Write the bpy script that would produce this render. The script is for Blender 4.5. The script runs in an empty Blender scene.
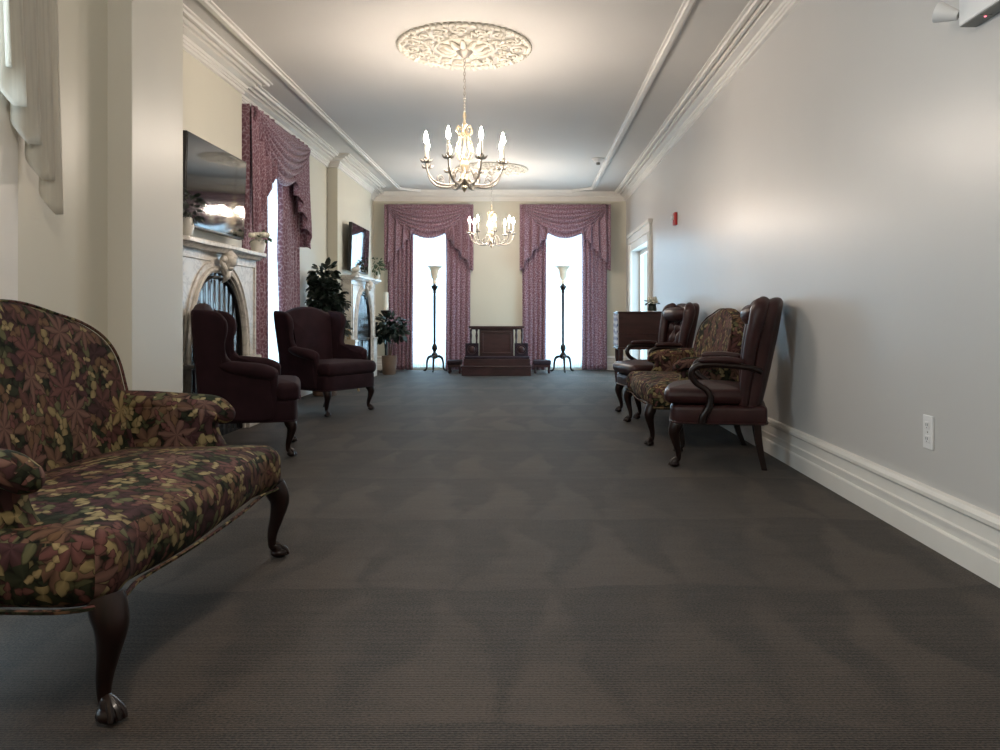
import bpy, bmesh, math, random
from mathutils import Vector, Matrix
PI = math.pi
rnd = random.Random(7)
SC = bpy.context.scene
COL = SC.collection
F, VX, VY, CH = 780.0, 528.0, 314.0, 1.0      # focal length (px), vanishing point, camera height

# ------------------------------------------------------------------ room sizes (X right, Y away from camera, Z up)
XR = 1.75          # right wall
XW = -2.76         # left window wall
XB = -2.62         # chimney breasts
XN = -2.07         # near left wall
XP = -1.95         # pier face
YF = 13.93         # far wall
YB = -1.6          # wall behind the camera
HC = 3.17          # ceiling

# ------------------------------------------------------------------ materials
def new_mat(name):
    m = bpy.data.materials.new(name); m.use_nodes = True
    nt = m.node_tree; nt.nodes.clear()
    out = nt.nodes.new('ShaderNodeOutputMaterial')
    return m, nt, out

class NB:
    """tiny node builder"""
    def __init__(s, nt): s.nt = nt
    def n(s, t, **kw):
        nd = s.nt.nodes.new(t)
        for k, v in kw.items():
            if k.startswith('_'): setattr(nd, k[1:], v)
        return nd
    def link(s, a, b): s.nt.links.new(a, b)
    def math(s, op, a, b=None, c=None, clamp=False):
        nd = s.nt.nodes.new('ShaderNodeMath'); nd.operation = op; nd.use_clamp = clamp
        for i, v in enumerate((a, b, c)):
            if v is None: continue
            if isinstance(v, (int, float)): nd.inputs[i].default_value = v
            else: s.link(v, nd.inputs[i])
        return nd.outputs[0]
    def mix(s, f, a, b):
        nd = s.nt.nodes.new('ShaderNodeMix'); nd.data_type = 'RGBA'
        for sock, v in ((nd.inputs[0], f), (nd.inputs[6], a), (nd.inputs[7], b)):
            if isinstance(v, (int, float)): sock.default_value = v
            elif isinstance(v, (tuple, list)): sock.default_value = (*v, 1.0) if len(v) == 3 else v
            else: s.link(v, sock)
        return nd.outputs[2]
    def coords(s, kind='Object', scale=(1, 1, 1), rot=(0, 0, 0)):
        tc = s.nt.nodes.new('ShaderNodeTexCoord'); mp = s.nt.nodes.new('ShaderNodeMapping')
        mp.inputs['Scale'].default_value = scale; mp.inputs['Rotation'].default_value = rot
        s.link(tc.outputs[kind], mp.inputs['Vector']); return mp.outputs[0]
    def noise(s, vec, scale, detail=2, rough=0.5, dist=0.0):
        nd = s.nt.nodes.new('ShaderNodeTexNoise'); nd.inputs['Scale'].default_value = scale
        nd.inputs['Detail'].default_value = detail; nd.inputs['Roughness'].default_value = rough
        nd.inputs['Distortion'].default_value = dist
        if vec is not None: s.link(vec, nd.inputs['Vector'])
        return nd
    def ramp(s, fac, stops, interp='LINEAR'):
        nd = s.nt.nodes.new('ShaderNodeValToRGB'); cr = nd.color_ramp; cr.interpolation = interp
        while len(cr.elements) < len(stops): cr.elements.new(0.5)
        for e, (p, c) in zip(cr.elements, stops):
            e.position = p; e.color = (*c, 1) if len(c) == 3 else c
        s.link(fac, nd.inputs[0]); return nd.outputs[0]
    def bump(s, h, strength=0.2, dist=0.01):
        nd = s.nt.nodes.new('ShaderNodeBump'); nd.inputs['Strength'].default_value = strength
        nd.inputs['Distance'].default_value = dist; s.link(h, nd.inputs['Height']); return nd.outputs[0]
    def bsdf(s, out, color, rough=0.5, spec=0.5, metal=0.0, normal=None, coat=0.0, sheen=0.0):
        p = s.nt.nodes.new('ShaderNodeBsdfPrincipled')
        if isinstance(color, (tuple, list)): p.inputs['Base Color'].default_value = (*color, 1)
        else: s.link(color, p.inputs['Base Color'])
        if isinstance(rough, (int, float)): p.inputs['Roughness'].default_value = rough
        else: s.link(rough, p.inputs['Roughness'])
        p.inputs['Specular IOR Level'].default_value = spec
        p.inputs['Metallic'].default_value = metal
        p.inputs['Coat Weight'].default_value = coat
        p.inputs['Sheen Weight'].default_value = sheen
        if normal is not None: s.link(normal, p.inputs['Normal'])
        if out is not None: s.link(p.outputs[0], out.inputs[0])
        return p

M = {}
def simple(name, col, rough=0.5, spec=0.5, metal=0.0, var=0.12, nscale=12, bump=0.0, bscale=60, coat=0.0, sheen=0.0, stretch=(1, 1, 1)):
    m, nt, out = new_mat(name); b = NB(nt)
    v = b.coords(scale=stretch)
    nz = b.noise(v, nscale, 3)
    dark = tuple(c * (1 - var) for c in col); lite = tuple(min(1, c * (1 + var)) for c in col)
    c = b.ramp(nz.outputs[0], [(0.3, dark), (0.7, lite)])
    nrm = None
    if bump:
        nz2 = b.noise(v, bscale, 3); nrm = b.bump(nz2.outputs[0], bump, 0.004)
    b.bsdf(out, c, rough, spec, metal, nrm, coat, sheen)
    M[name] = m; return m

simple('wall_cream', (0.64, 0.605, 0.50), 0.42, 0.4, var=0.02, nscale=1.2, bump=0.05, bscale=90)
simple('wall_greige', (0.555, 0.54, 0.52), 0.36, 0.5, var=0.02, nscale=1.0, bump=0.05, bscale=90)
simple('pier_white', (0.66, 0.64, 0.57), 0.42, 0.4, var=0.02, nscale=1.0, bump=0.05, bscale=90)
simple('ceiling_white', (0.64, 0.62, 0.59), 0.7, 0.3, var=0.02, nscale=1.0)
simple('trim_white', (0.76, 0.73, 0.68), 0.38, 0.5, var=0.03, nscale=4)
simple('plaster', (0.74, 0.70, 0.62), 0.55, 0.4, var=0.08, nscale=40)
simple('mahogany', (0.012, 0.0045, 0.0035), 0.33, 0.35, var=0.5, nscale=8, coat=0.08, stretch=(4, 4, 1))
simple('altar_wood', (0.042, 0.015, 0.016), 0.35, 0.5, var=0.3, nscale=6, coat=0.2, stretch=(1, 4, 4))
simple('cabinet_wood', (0.040, 0.013, 0.012), 0.4, 0.5, var=0.3, nscale=6, coat=0.15, stretch=(1, 1, 4))
simple('dark_iron', (0.018, 0.013, 0.012), 0.35, 0.5, metal=0.4, var=0.3, nscale=20)
simple('velvet_burgundy', (0.024, 0.0095, 0.0135), 0.8, 0.15, var=0.18, nscale=9, bump=0.15, bscale=300, sheen=0.02)
simple('leather_oxblood', (0.034, 0.0115, 0.0115), 0.40, 0.32, var=0.3, nscale=9, bump=0.25, bscale=70)
simple('brass_old', (0.50, 0.42, 0.30), 0.35, 0.5, metal=0.75, var=0.15, nscale=30)
simple('silver_white', (0.36, 0.33, 0.29), 0.38, 0.5, metal=0.45, var=0.2, nscale=30)
simple('candle_white', (0.82, 0.78, 0.68), 0.45, 0.5, var=0.03)
simple('alabaster', (0.74, 0.66, 0.52), 0.4, 0.5, var=0.15, nscale=10)
simple('plastic_white', (0.78, 0.77, 0.76), 0.35, 0.5, var=0.02)
simple('plastic_gray', (0.20, 0.205, 0.19), 0.4, 0.5, var=0.05)
simple('plastic_red', (0.50, 0.03, 0.03), 0.35, 0.5, var=0.05)
simple('plastic_black', (0.012, 0.012, 0.013), 0.35, 0.5, var=0.1)
simple('leaf_dark', (0.010, 0.020, 0.013), 0.45, 0.5, var=0.5, nscale=14)
simple('leaf_grey', (0.085, 0.12, 0.07), 0.5, 0.4, var=0.4, nscale=14)
simple('bark', (0.11, 0.07, 0.05), 0.8, 0.2, var=0.3, nscale=30)
simple('soil', (0.03, 0.02, 0.015), 0.9, 0.1, var=0.4, nscale=60)
simple('light_wood', (0.36, 0.26, 0.14), 0.5, 0.4, var=0.2, nscale=8, stretch=(1, 1, 6))
simple('white_ceramic', (0.72, 0.70, 0.64), 0.3, 0.5, var=0.05)
simple('petal_white', (0.75, 0.73, 0.62), 0.6, 0.3, var=0.1, nscale=40)
simple('cushion_dark', (0.028, 0.017, 0.026), 0.7, 0.3, var=0.4, nscale=18)
simple('socket_dark', (0.02, 0.02, 0.02), 0.6, 0.3, var=0.1)
simple('parchment', (0.60, 0.52, 0.40), 0.7, 0.2, var=0.1, nscale=20)
simple('exterior_wall', (0.55, 0.60, 0.62), 0.9, 0.1, var=0.1, nscale=3)

def mat_basket():
    m, nt, out = new_mat('basket'); b = NB(nt); v = b.coords()
    w = b.n('ShaderNodeTexWave', _wave_type='BANDS', _bands_direction='Z'); w.inputs['Scale'].default_value = 22
    w.inputs['Distortion'].default_value = 3; b.link(v, w.inputs['Vector'])
    c = b.ramp(w.outputs['Fac'], [(0, (0.10, 0.055, 0.035)), (1, (0.30, 0.20, 0.14))])
    b.bsdf(out, c, 0.7, 0.3, normal=b.bump(w.outputs['Fac'], 0.6, 0.01)); M['basket'] = m
mat_basket()

def mat_marble():
    m, nt, out = new_mat('marble'); b = NB(nt); v = b.coords()
    n1 = b.noise(v, 3.5, 6, 0.6, 1.5)
    k = b.math('ABSOLUTE', b.math('SUBTRACT', n1.outputs[0], 0.5))
    c = b.ramp(k, [(0.0, (0.52, 0.48, 0.44)), (0.03, (0.66, 0.62, 0.56)), (0.10, (0.72, 0.68, 0.62))])
    b.bsdf(out, c, 0.25, 0.5); M['marble'] = m
mat_marble()

def mat_carpet():
    m, nt, out = new_mat('carpet'); b = NB(nt)
    tc = b.n('ShaderNodeTexCoord'); v = tc.outputs['Object']
    sep = b.n('ShaderNodeSeparateXYZ'); 
    nd = b.noise(v, 1.3, 3); dis = b.math('MULTIPLY', b.math('SUBTRACT', nd.outputs[0], 0.5), 0.55)
    b.link(v, sep.inputs[0])
    x = b.math('ADD', sep.outputs[0], dis); y = b.math('ADD', sep.outputs[1], b.math('MULTIPLY', dis, 0.6))
    # vacuum marks: rows of narrow triangles brushed into the pile
    row = b.math('FLOOR', b.math('DIVIDE', y, 0.95))
    v01 = b.math('FRACT', b.math('DIVIDE', y, 0.95))
    u01 = b.math('FRACT', b.math('ADD', b.math('DIVIDE', x, 0.36), b.math('MULTIPLY', row, 0.37)))
    tri = b.math('MULTIPLY', b.math('ABSOLUTE', b.math('SUBTRACT', u01, 0.5)), 2.0)
    d = b.math('SUBTRACT', tri, v01)
    mark = b.math('MULTIPLY', b.math('MULTIPLY_ADD', d, 4.0, 0.5, clamp=True), b.math('MULTIPLY', b.math('SUBTRACT', 1.0, v01), 6.0, clamp=True))
    big = b.noise(v, 0.9, 3); med = b.noise(v, 5.0, 4, 0.6)
    mpv = b.coords(scale=(4.0, 24.0, 1)); st = b.noise(mpv, 1.0, 3)
    fine = b.noise(v, 130, 3, 0.7)
    wv = b.n('ShaderNodeTexWave', _wave_type='BANDS', _bands_direction='Y'); wv.inputs['Scale'].default_value = 32
    wv.inputs['Distortion'].default_value = 1.2; wv.inputs['Detail'].default_value = 2; wv.inputs['Detail Scale'].default_value = 3
    b.link(v, wv.inputs['Vector'])
    t = b.math('MULTIPLY', mark, b.ramp(big.outputs[0], [(0.38, (0.06,)*3), (0.58, (0.34,)*3)]))
    t = b.math('ADD', t, b.math('MULTIPLY', med.outputs[0], 0.35))
    t = b.math('ADD', t, b.math('MULTIPLY', st.outputs[0], 0.40))
    t = b.math('ADD', t, b.math('MULTIPLY_ADD', fine.outputs[0], 2.4, -1.08))
    t = b.math('ADD', t, b.math('MULTIPLY', wv.outputs['Fac'], 0.12))
    c = b.ramp(t, [(0.28, (0.006, 0.0044, 0.0033)), (1.15, (0.070, 0.052, 0.039))])
    h = b.math('ADD', b.math('MULTIPLY', wv.outputs['Fac'], 0.5), fine.outputs[0])
    b.bsdf(out, c, 0.68, 0.30, normal=b.bump(h, 0.6, 0.004), sheen=0.06); M['carpet'] = m
mat_carpet()

def mat_damask():
    m, nt, out = new_mat('damask'); b = NB(nt); v = b.coords('UV')
    n0 = b.noise(v, 9, 2); 
    vm = b.n('ShaderNodeVectorMath', _operation='MULTIPLY_ADD'); b.link(n0.outputs['Color'], vm.inputs[0])
    vm.inputs[1].default_value = (0.06, 0.06, 0.0); b.link(v, vm.inputs[2])
    vo = b.n('ShaderNodeTexVoronoi', _feature='DISTANCE_TO_EDGE', _voronoi_dimensions='2D'); vo.inputs['Scale'].default_value = 22
    b.link(vm.outputs[0], vo.inputs['Vector'])
    n1 = b.noise(v, 26, 4, 0.6)
    k = b.math('ADD', b.math('MULTIPLY', vo.outputs['Distance'], 1.1), b.math('MULTIPLY', n1.outputs[0], 0.7))
    c = b.ramp(k, [(0.32, (0.50, 0.40, 0.46)), (0.46, (0.31, 0.165, 0.205)), (0.75, (0.21, 0.092, 0.125))])
    p = b.bsdf(None, c, 0.6, 0.35, sheen=0.2)
    tr = b.n('ShaderNodeBsdfTranslucent'); b.link(c, tr.inputs[0])
    mx = b.n('ShaderNodeMixShader'); mx.inputs[0].default_value = 0.2
    b.link(p.outputs[0], mx.inputs[1]); b.link(tr.outputs[0], mx.inputs[2]); b.link(mx.outputs[0], out.inputs[0])
    M['damask'] = m
mat_damask()

def mat_sheer(name, transp, col):
    m, nt, out = new_mat(name); b = NB(nt); v = b.coords('UV', scale=(1, 0.02, 1))
    nz = b.noise(v, 60, 2)
    c = b.ramp(nz.outputs[0], [(0.3, tuple(q * 0.9 for q in col)), (0.7, col)])
    tr = b.n('ShaderNodeBsdfTranslucent'); b.link(c, tr.inputs[0])
    di = b.n('ShaderNodeBsdfDiffuse'); b.link(c, di.inputs[0])
    m1 = b.n('ShaderNodeMixShader'); m1.inputs[0].default_value = 0.6
    b.link(di.outputs[0], m1.inputs[1]); b.link(tr.outputs[0], m1.inputs[2])
    tp = b.n('ShaderNodeBsdfTransparent')
    m2 = b.n('ShaderNodeMixShader')
    b.link(b.math('MULTIPLY_ADD', nz.outputs[0], 0.9, transp - 0.45, clamp=True), m2.inputs[0])
    b.link(m1.outputs[0], m2.inputs[1]); b.link(tp.outputs[0], m2.inputs[2]); b.link(m2.outputs[0], out.inputs[0])
    M[name] = m
mat_sheer('sheer', 0.30, (0.86, 0.90, 0.92))
mat_sheer('voile_white', 0.08, (0.80, 0.77, 0.70))

def mat_pane():
    m, nt, out = new_mat('window_pane'); b = NB(nt)
    tp = b.n('ShaderNodeBsdfTransparent'); tp.inputs[0].default_value = (0.93, 0.97, 0.97, 1)
    gl = b.n('ShaderNodeBsdfGlossy'); gl.inputs['Roughness'].default_value = 0.02
    fr = b.n('ShaderNodeFresnel'); fr.inputs[0].default_value = 1.4
    mx = b.n('ShaderNodeMixShader'); ge = b.n('ShaderNodeNewGeometry')
    b.link(b.math('MULTIPLY', fr.outputs[0], b.math('MULTIPLY', b.math('SUBTRACT', 1.0, ge.outputs['Backfacing']), 0.5)), mx.inputs[0])
    b.link(tp.outputs[0], mx.inputs[1]); b.link(gl.outputs[0], mx.inputs[2]); b.link(mx.outputs[0], out.inputs[0])
    M['window_pane'] = m
mat_pane()

def mat_screen():
    m, nt, out = new_mat('tv_screen'); b = NB(nt)
    n = b.noise(b.coords(), 30, 2)
    c = b.ramp(n.outputs[0], [(0, (0.006, 0.006, 0.007)), (1, (0.010, 0.010, 0.011))])
    b.bsdf(out, c, 0.05, 0.7); M['tv_screen'] = m
mat_screen()

def mat_firebox():
    m, nt, out = new_mat('firebox_black'); b = NB(nt)
    v = b.coords()
    sp = b.n('ShaderNodeSeparateXYZ'); b.link(v, sp.inputs[0]); cb = b.n('ShaderNodeCombineXYZ')
    b.link(sp.outputs[0], cb.inputs[0]); b.link(sp.outputs[2], cb.inputs[1])
    wv = b.n('ShaderNodeTexWave', _wave_type='BANDS', _bands_direction='X'); wv.inputs['Scale'].default_value = 3.2
    wv.inputs['Distortion'].default_value = 1.5; wv.inputs['Detail'].default_value = 2; b.link(cb.outputs[0], wv.inputs['Vector'])
    vo = b.n('ShaderNodeTexVoronoi'); vo.inputs['Scale'].default_value = 9; b.link(v, vo.inputs['Vector'])
    h = b.math('ADD', wv.outputs['Fac'], b.math('MULTIPLY', vo.outputs['Distance'], 0.5))
    b.bsdf(out, (0.012, 0.012, 0.014), 0.07, 0.6, normal=b.bump(h, 0.35, 0.012)); M['firebox_black'] = m
mat_firebox()

def mat_bulb():
    m, nt, out = new_mat('bulb_lit'); b = NB(nt)
    e = b.n('ShaderNodeEmission'); e.inputs[0].default_value = (1.0, 0.86, 0.73, 1); e.inputs[1].default_value = 255
    b.link(e.outputs[0], out.inputs[0]); M['bulb_lit'] = m
mat_bulb()
def mat_led():
    m, nt, out = new_mat('led_red'); b = NB(nt)
    e = b.n('ShaderNodeEmission'); e.inputs[0].default_value = (1.0, 0.2, 0.25, 1); e.inputs[1].default_value = 1.5
    b.link(e.outputs[0], out.inputs[0]); M['led_red'] = m
mat_led()

def mat_cloth_blue():
    m, nt, out = new_mat('blue_pattern'); b = NB(nt); v = b.coords('UV')
    vo = b.n('ShaderNodeTexVoronoi', _voronoi_dimensions='2D'); vo.inputs['Scale'].default_value = 13; b.link(v, vo.inputs['Vector'])
    vo.inputs['Randomness'].default_value = 0.3
    c = b.ramp(vo.outputs['Distance'], [(0.28, (0.10, 0.14, 0.35)), (0.36, (0.68, 0.72, 0.82))])
    b.bsdf(out, c, 0.6, 0.3); M['blue_pattern'] = m
mat_cloth_blue()

def mat_floral():
    """woven tapestry of autumn leaves: three layers of lobed leaves over a dark ground"""
    m, nt, out = new_mat('floral_tapestry'); b = NB(nt); uv = b.coords('UV')
    nz = b.noise(uv, 24, 2); vm = b.n('ShaderNodeVectorMath', _operation='MULTIPLY_ADD')
    b.link(nz.outputs['Color'], vm.inputs[0]); vm.inputs[1].default_value = (0.016, 0.016, 0); b.link(uv, vm.inputs[2])
    base = vm.outputs[0]
    def leaf(scale, off, lobes, R, depth, power=1.0, elong=1.0, tilt=0.0):
        mp = b.n('ShaderNodeMapping'); mp.inputs['Location'].default_value = off; mp.inputs['Rotation'].default_value = (0, 0, tilt)
        mp.inputs['Scale'].default_value = (scale, scale, 1); b.link(base, mp.inputs[0])
        vo = b.n('ShaderNodeTexVoronoi', _voronoi_dimensions='2D'); vo.inputs['Scale'].default_value = 1.0
        vo.inputs['Randomness'].default_value = 0.8; b.link(mp.outputs[0], vo.inputs['Vector'])
        sub = b.n('ShaderNodeVectorMath', _operation='SUBTRACT'); b.link(mp.outputs[0], sub.inputs[0]); b.link(vo.outputs['Position'], sub.inputs[1])
        sp = b.n('ShaderNodeSeparateXYZ'); b.link(sub.outputs[0], sp.inputs[0])
        sc = b.n('ShaderNodeSeparateColor'); b.link(vo.outputs['Color'], sc.inputs[0])
        ang = b.math('ADD', b.math('ARCTAN2', sp.outputs[1], sp.outputs[0]), b.math('MULTIPLY', sc.outputs[0], 6.28))
        r = b.math('SQRT', b.math('ADD', b.math('POWER', sp.outputs[0], 2.0), b.math('POWER', sp.outputs[1], 2.0)))
        fr_ = b.math('FRACT', b.math('ADD', b.math('DIVIDE', ang, 2 * PI / lobes), 10.0))
        lob = b.math('POWER', b.math('MULTIPLY', b.math('ABSOLUTE', b.math('SUBTRACT', fr_, 0.5)), 2.0), power)
        # jagged tips
        jag = b.math('MULTIPLY', b.math('ABSOLUTE', b.math('COSINE', b.math('MULTIPLY', ang, lobes * 1.5))), 0.10)
        lim = b.math('MULTIPLY', b.math('ADD', b.math('MULTIPLY_ADD', lob, depth, 1.0 - depth), jag), R)
        s = b.math('SUBTRACT', lim, r)
        mask = b.math('MULTIPLY', s, 40.0, clamp=True)
        edge = b.math('MULTIPLY_ADD', s, 7.0, 0.10, clamp=True)         # darker outline
        vein = b.math('MULTIPLY_ADD', lob, 0.55, 0.5, clamp=True)
        return mask, edge, vein, sc
    ground = b.ramp(b.noise(uv, 34, 3).outputs[0], [(0.35, (0.004, 0.004, 0.003)), (0.52, (0.013, 0.015, 0.008)), (0.62, (0.032, 0.009, 0.008)), (0.75, (0.012, 0.008, 0.006))])
    col = ground
    specs = [
        (22.0, (3.1, 7.7, 0), 2, 0.75, 0.80, 1.3, [(0.0, (0.0323, 0.0367, 0.0181)), (0.3, (0.0565, 0.0565, 0.0271)), (0.55, (0.0786, 0.0355, 0.0296)), (0.75, (0.0201, 0.0245, 0.0147)), (0.9, (0.1026, 0.0808, 0.0371))]),
        (9.5, (0.3, 1.7, 0), 5, 0.80, 0.62, 1.3, [(0.0, (0.0941, 0.0417, 0.0349)), (0.28, (0.0627, 0.0264, 0.0281)), (0.5, (0.0250, 0.0294, 0.0162)), (0.68, (0.1339, 0.0739, 0.0502)), (0.85, (0.0505, 0.0227, 0.0235))]),
        (17.0, (5.3, 2.2, 0), 2, 0.75, 0.84, 1.2, [(0.0, (0.2412, 0.1866, 0.0904)), (0.22, (0, 0, 0, 0)), (0.42, (0.1305, 0.0737, 0.0409)), (0.6, (0, 0, 0, 0)), (0.8, (0.1043, 0.1010, 0.0507))]),
        (7.2, (9.4, 4.1, 0), 7, 0.62, 0.66, 1.1, [(0.0, (0, 0, 0, 0)), (0.42, (0.1499, 0.0806, 0.0637)), (0.58, (0, 0, 0, 0)), (0.80, (0.2758, 0.1938, 0.0921)), (0.9, (0.1199, 0.0515, 0.0456))]),
        (24.0, (1.4, 9.1, 0), 2, 0.62, 0.80, 1.2, [(0.0, (0.2896, 0.2240, 0.1147)), (0.10, (0, 0, 0, 0)), (0.5, (0.1249, 0.0531, 0.0455)), (0.62, (0, 0, 0, 0))]),
    ]
    for sc_, off, lob, R, dep, pw, stops in specs:
        mask, edge, vein, c = leaf(sc_, off, lob, R, dep, pw, tilt=off[0])
        nd = b.n('ShaderNodeValToRGB'); nd.color_ramp.interpolation = 'CONSTANT'
        while len(nd.color_ramp.elements) < len(stops): nd.color_ramp.elements.new(0.5)
        for e, (p, cc) in zip(nd.color_ramp.elements, stops):
            e.position = p; e.color = cc if len(cc) == 4 else (*cc, 1)
        b.link(c.outputs[1], nd.inputs[0])
        sh = b.math('MULTIPLY', edge, vein)
        lc = b.mix(sh, (0.005, 0.004, 0.003), nd.outputs[0])
        col = b.mix(b.math('MULTIPLY', mask, nd.outputs[1]), col, lc)
    wv = b.noise(b.coords('UV', scale=(1, 3, 1)), 240, 2)
    b.bsdf(out, col, 0.8, 0.12, normal=b.bump(wv.outputs[0], 0.25, 0.002))
    M['floral_tapestry'] = m
mat_floral()

# ------------------------------------------------------------------ mesh builder
def catmull(pts, n=8, closed=False):
    out = []; N = len(pts)
    rng = range(N) if closed else range(N - 1)
    for i in rng:
        if closed: p = [pts[(i + k - 1) % N] for k in range(4)]
        else: p = [pts[max(0, i - 1)], pts[i], pts[i + 1], pts[min(N - 1, i + 2)]]
        for j in range(n):
            t = j / n
            out.append(tuple(0.5 * ((2 * b) + (-a + c) * t + (2 * a - 5 * b + 4 * c - d) * t * t + (-a + 3 * b - 3 * c + d) * t ** 3) for a, b, c, d in zip(*p)))
    if not closed: out.append(tuple(pts[-1]))
    return out

class MB:
    def __init__(s): s.v = []; s.f = []; s.uv = {}
    def add(s, vs, fs):
        o = len(s.v); s.v += [tuple(p) for p in vs]; s.f += [tuple(i + o for i in f) for f in fs]; return o
    def box(s, x0, x1, y0, y1, z0, z1):
        s.add([(x0, y0, z0), (x1, y0, z0), (x1, y1, z0), (x0, y1, z0), (x0, y0, z1), (x1, y0, z1), (x1, y1, z1), (x0, y1, z1)],
              [(0, 3, 2, 1), (4, 5, 6, 7), (0, 1, 5, 4), (1, 2, 6, 5), (2, 3, 7, 6), (3, 0, 4, 7)]); return s
    def obox(s, c, ax, ay, az, hx, hy, hz):
        c, ax, ay, az = map(Vector, (c, ax, ay, az)); vs = []
        for k in (-1, 1):
            for i, j in ((-1, -1), (1, -1), (1, 1), (-1, 1)):
                vs.append(c + ax * hx * i + ay * hy * j + az * hz * k)
        s.add(vs, [(0, 3, 2, 1), (4, 5, 6, 7), (0, 1, 5, 4), (1, 2, 6, 5), (2, 3, 7, 6), (3, 0, 4, 7)]); return s
    def grid(s, fn, nu, nv, cu=False, cv=False):
        vs = []
        for j in range(nv + (0 if cv else 1)):
            for i in range(nu + (0 if cu else 1)):
                vs.append(fn(i / nu, j / nv))
        W = nu + (0 if cu else 1); H = nv + (0 if cv else 1); fs = []
        for j in range(nv):
            for i in range(nu):
                a = j * W + i; b = j * W + (i + 1) % W; c = ((j + 1) % H) * W + (i + 1) % W; d = ((j + 1) % H) * W + i
                fs.append((a, b, c, d))
        s.add(vs, fs); return s
    def rings(s, rs, cap=True):
        n = len(rs[0]); vs = [p for r in rs for p in r]; fs = []
        for k in range(len(rs) - 1):
            for i in range(n):
                fs.append((k * n + i, k * n + (i + 1) % n, (k + 1) * n + (i + 1) % n, (k + 1) * n + i))
        if cap:
            fs.append(tuple(range(n - 1, -1, -1))); fs.append(tuple((len(rs) - 1) * n + i for i in range(n)))
        s.add(vs, fs); return s
    def tube(s, pts, rad, n=10, smooth=0, closed=False, flat=1.0, up=None, round_ends=False):
        P = [Vector(p) for p in pts]
        R = list(rad) if isinstance(rad, (list, tuple)) else [rad] * len(P)
        if smooth:
            Q = catmull([(*p, r) for p, r in zip(P, R)], smooth, closed)
            P = [Vector(q[:3]) for q in Q]; R = [q[3] for q in Q]
        if round_ends and not closed:
            def endcap(p, d, r):
                return [(p + d * r * math.sin(a), r * math.cos(a)) for a in (0.4, 0.8, 1.15, 1.45)]
            d1 = (P[-1] - P[-2]).normalized(); d0 = (P[0] - P[1]).normalized()
            e1 = endcap(P[-1], d1, R[-1]); e0 = endcap(P[0], d0, R[0])
            P = [q[0] for q in reversed(e0)] + P + [q[0] for q in e1]
            R = [q[1] for q in reversed(e0)] + R + [q[1] for q in e1]
        T = []
        for i in range(len(P)):
            a = P[i - 1] if (i > 0 or closed) else P[i]; b = P[(i + 1) % len(P)] if (i < len(P) - 1 or closed) else P[i]
            t = (b - a); T.append(t.normalized() if t.length > 1e-9 else (T[-1] if T else Vector((0, 0, 1))))
        u = Vector(up) if up else (Vector((0, 0, 1)) if abs(T[0].z) < 0.9 else Vector((1, 0, 0)))
        rs = []
        for p, t, r in zip(P, T, R):
            a = u - t * u.dot(t)
            if a.length < 1e-6: a = t.orthogonal()
            a.normalize(); bb = t.cross(a)
            if not up: u = a
            rs.append([p + a * (r * flat * math.cos(2 * PI * k / n)) + bb * (r * math.sin(2 * PI * k / n)) for k in range(n)])
        if closed: rs.append(rs[0])
        s.rings(rs, cap=not closed); return s
    def lathe(s, prof, c=(0, 0, 0), n=24, ax=None):
        c = Vector(c); rs = []
        for r, z in prof:
            rs.append([c + Vector((max(r, 1e-4) * math.cos(2 * PI * k / n), max(r, 1e-4) * math.sin(2 * PI * k / n), z)) for k in range(n)])
        s.rings(rs); return s
    def ell(s, c, rx, ry, rz, e1=1.0, e2=1.0, n=20, m=12, rot=None):
        def sg(v, e): return math.copysign(abs(v) ** e, v)
        c = Vector(c); rs = []
        for j in range(1, m):
            ph = -PI / 2 + PI * j / m; ring = []
            for i in range(n):
                th = 2 * PI * i / n
                p = Vector((rx * sg(math.cos(ph), e1) * sg(math.cos(th), e2), ry * sg(math.cos(ph), e1) * sg(math.sin(th), e2), rz * sg(math.sin(ph), e1)))
                if rot: p = rot @ p
                ring.append(c + p)
            rs.append(ring)
        o = len(s.v); s.rings(rs, cap=False)
        b = Vector((0, 0, -rz)); t = Vector((0, 0, rz))
        if rot: b = rot @ b; t = rot @ t
        s.v += [tuple(c + b), tuple(c + t)]; ib = len(s.v) - 2; it = ib + 1; L = o + (m - 2) * n
        for i in range(n):
            s.f.append((ib, o + (i + 1) % n, o + i)); s.f.append((it, L + i, L + (i + 1) % n))
        return s
    def puff(s, outline, T, r, dome, fn, seg=4):
        """outline (a,b) closed, counter-clockwise; rounded edges of radius r; domed faces; fn(a,b,t)->xyz"""
        N = len(outline); nrm = []
        for i in range(N):
            ax, ay = outline[i - 1]; bx, by = outline[(i + 1) % N]; dx, dy = bx - ax, by - ay; l = math.hypot(dx, dy) or 1
            nrm.append((dy / l, -dx / l))
        cx = sum(p[0] for p in outline) / N; cy = sum(p[1] for p in outline) / N
        ins = [(p[0] - n_[0] * r, p[1] - n_[1] * r) for p, n_ in zip(outline, nrm)]
        rs = []
        for sgn in (-1, 1):
            part = []
            ks = [0.15, 0.4, 0.65, 0.85]
            for k in ks:
                d = dome * (1 - k * k)
                part.append([fn(cx + (q[0] - cx) * k, cy + (q[1] - cy) * k, sgn * (T / 2 + d)) for q in ins])
            for j in range(seg + 1):
                a = PI / 2 * (1 - j / seg)
                w = r * (1 - math.cos(a))
                part.append([fn(p[0] - n_[0] * w, p[1] - n_[1] * w, sgn * (T / 2 - r + r * math.sin(a))) for p, n_ in zip(outline, nrm)])
            rs.append(part)
        allr = rs[0] + list(reversed(rs[1]))
        s.rings(allr); return s
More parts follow.
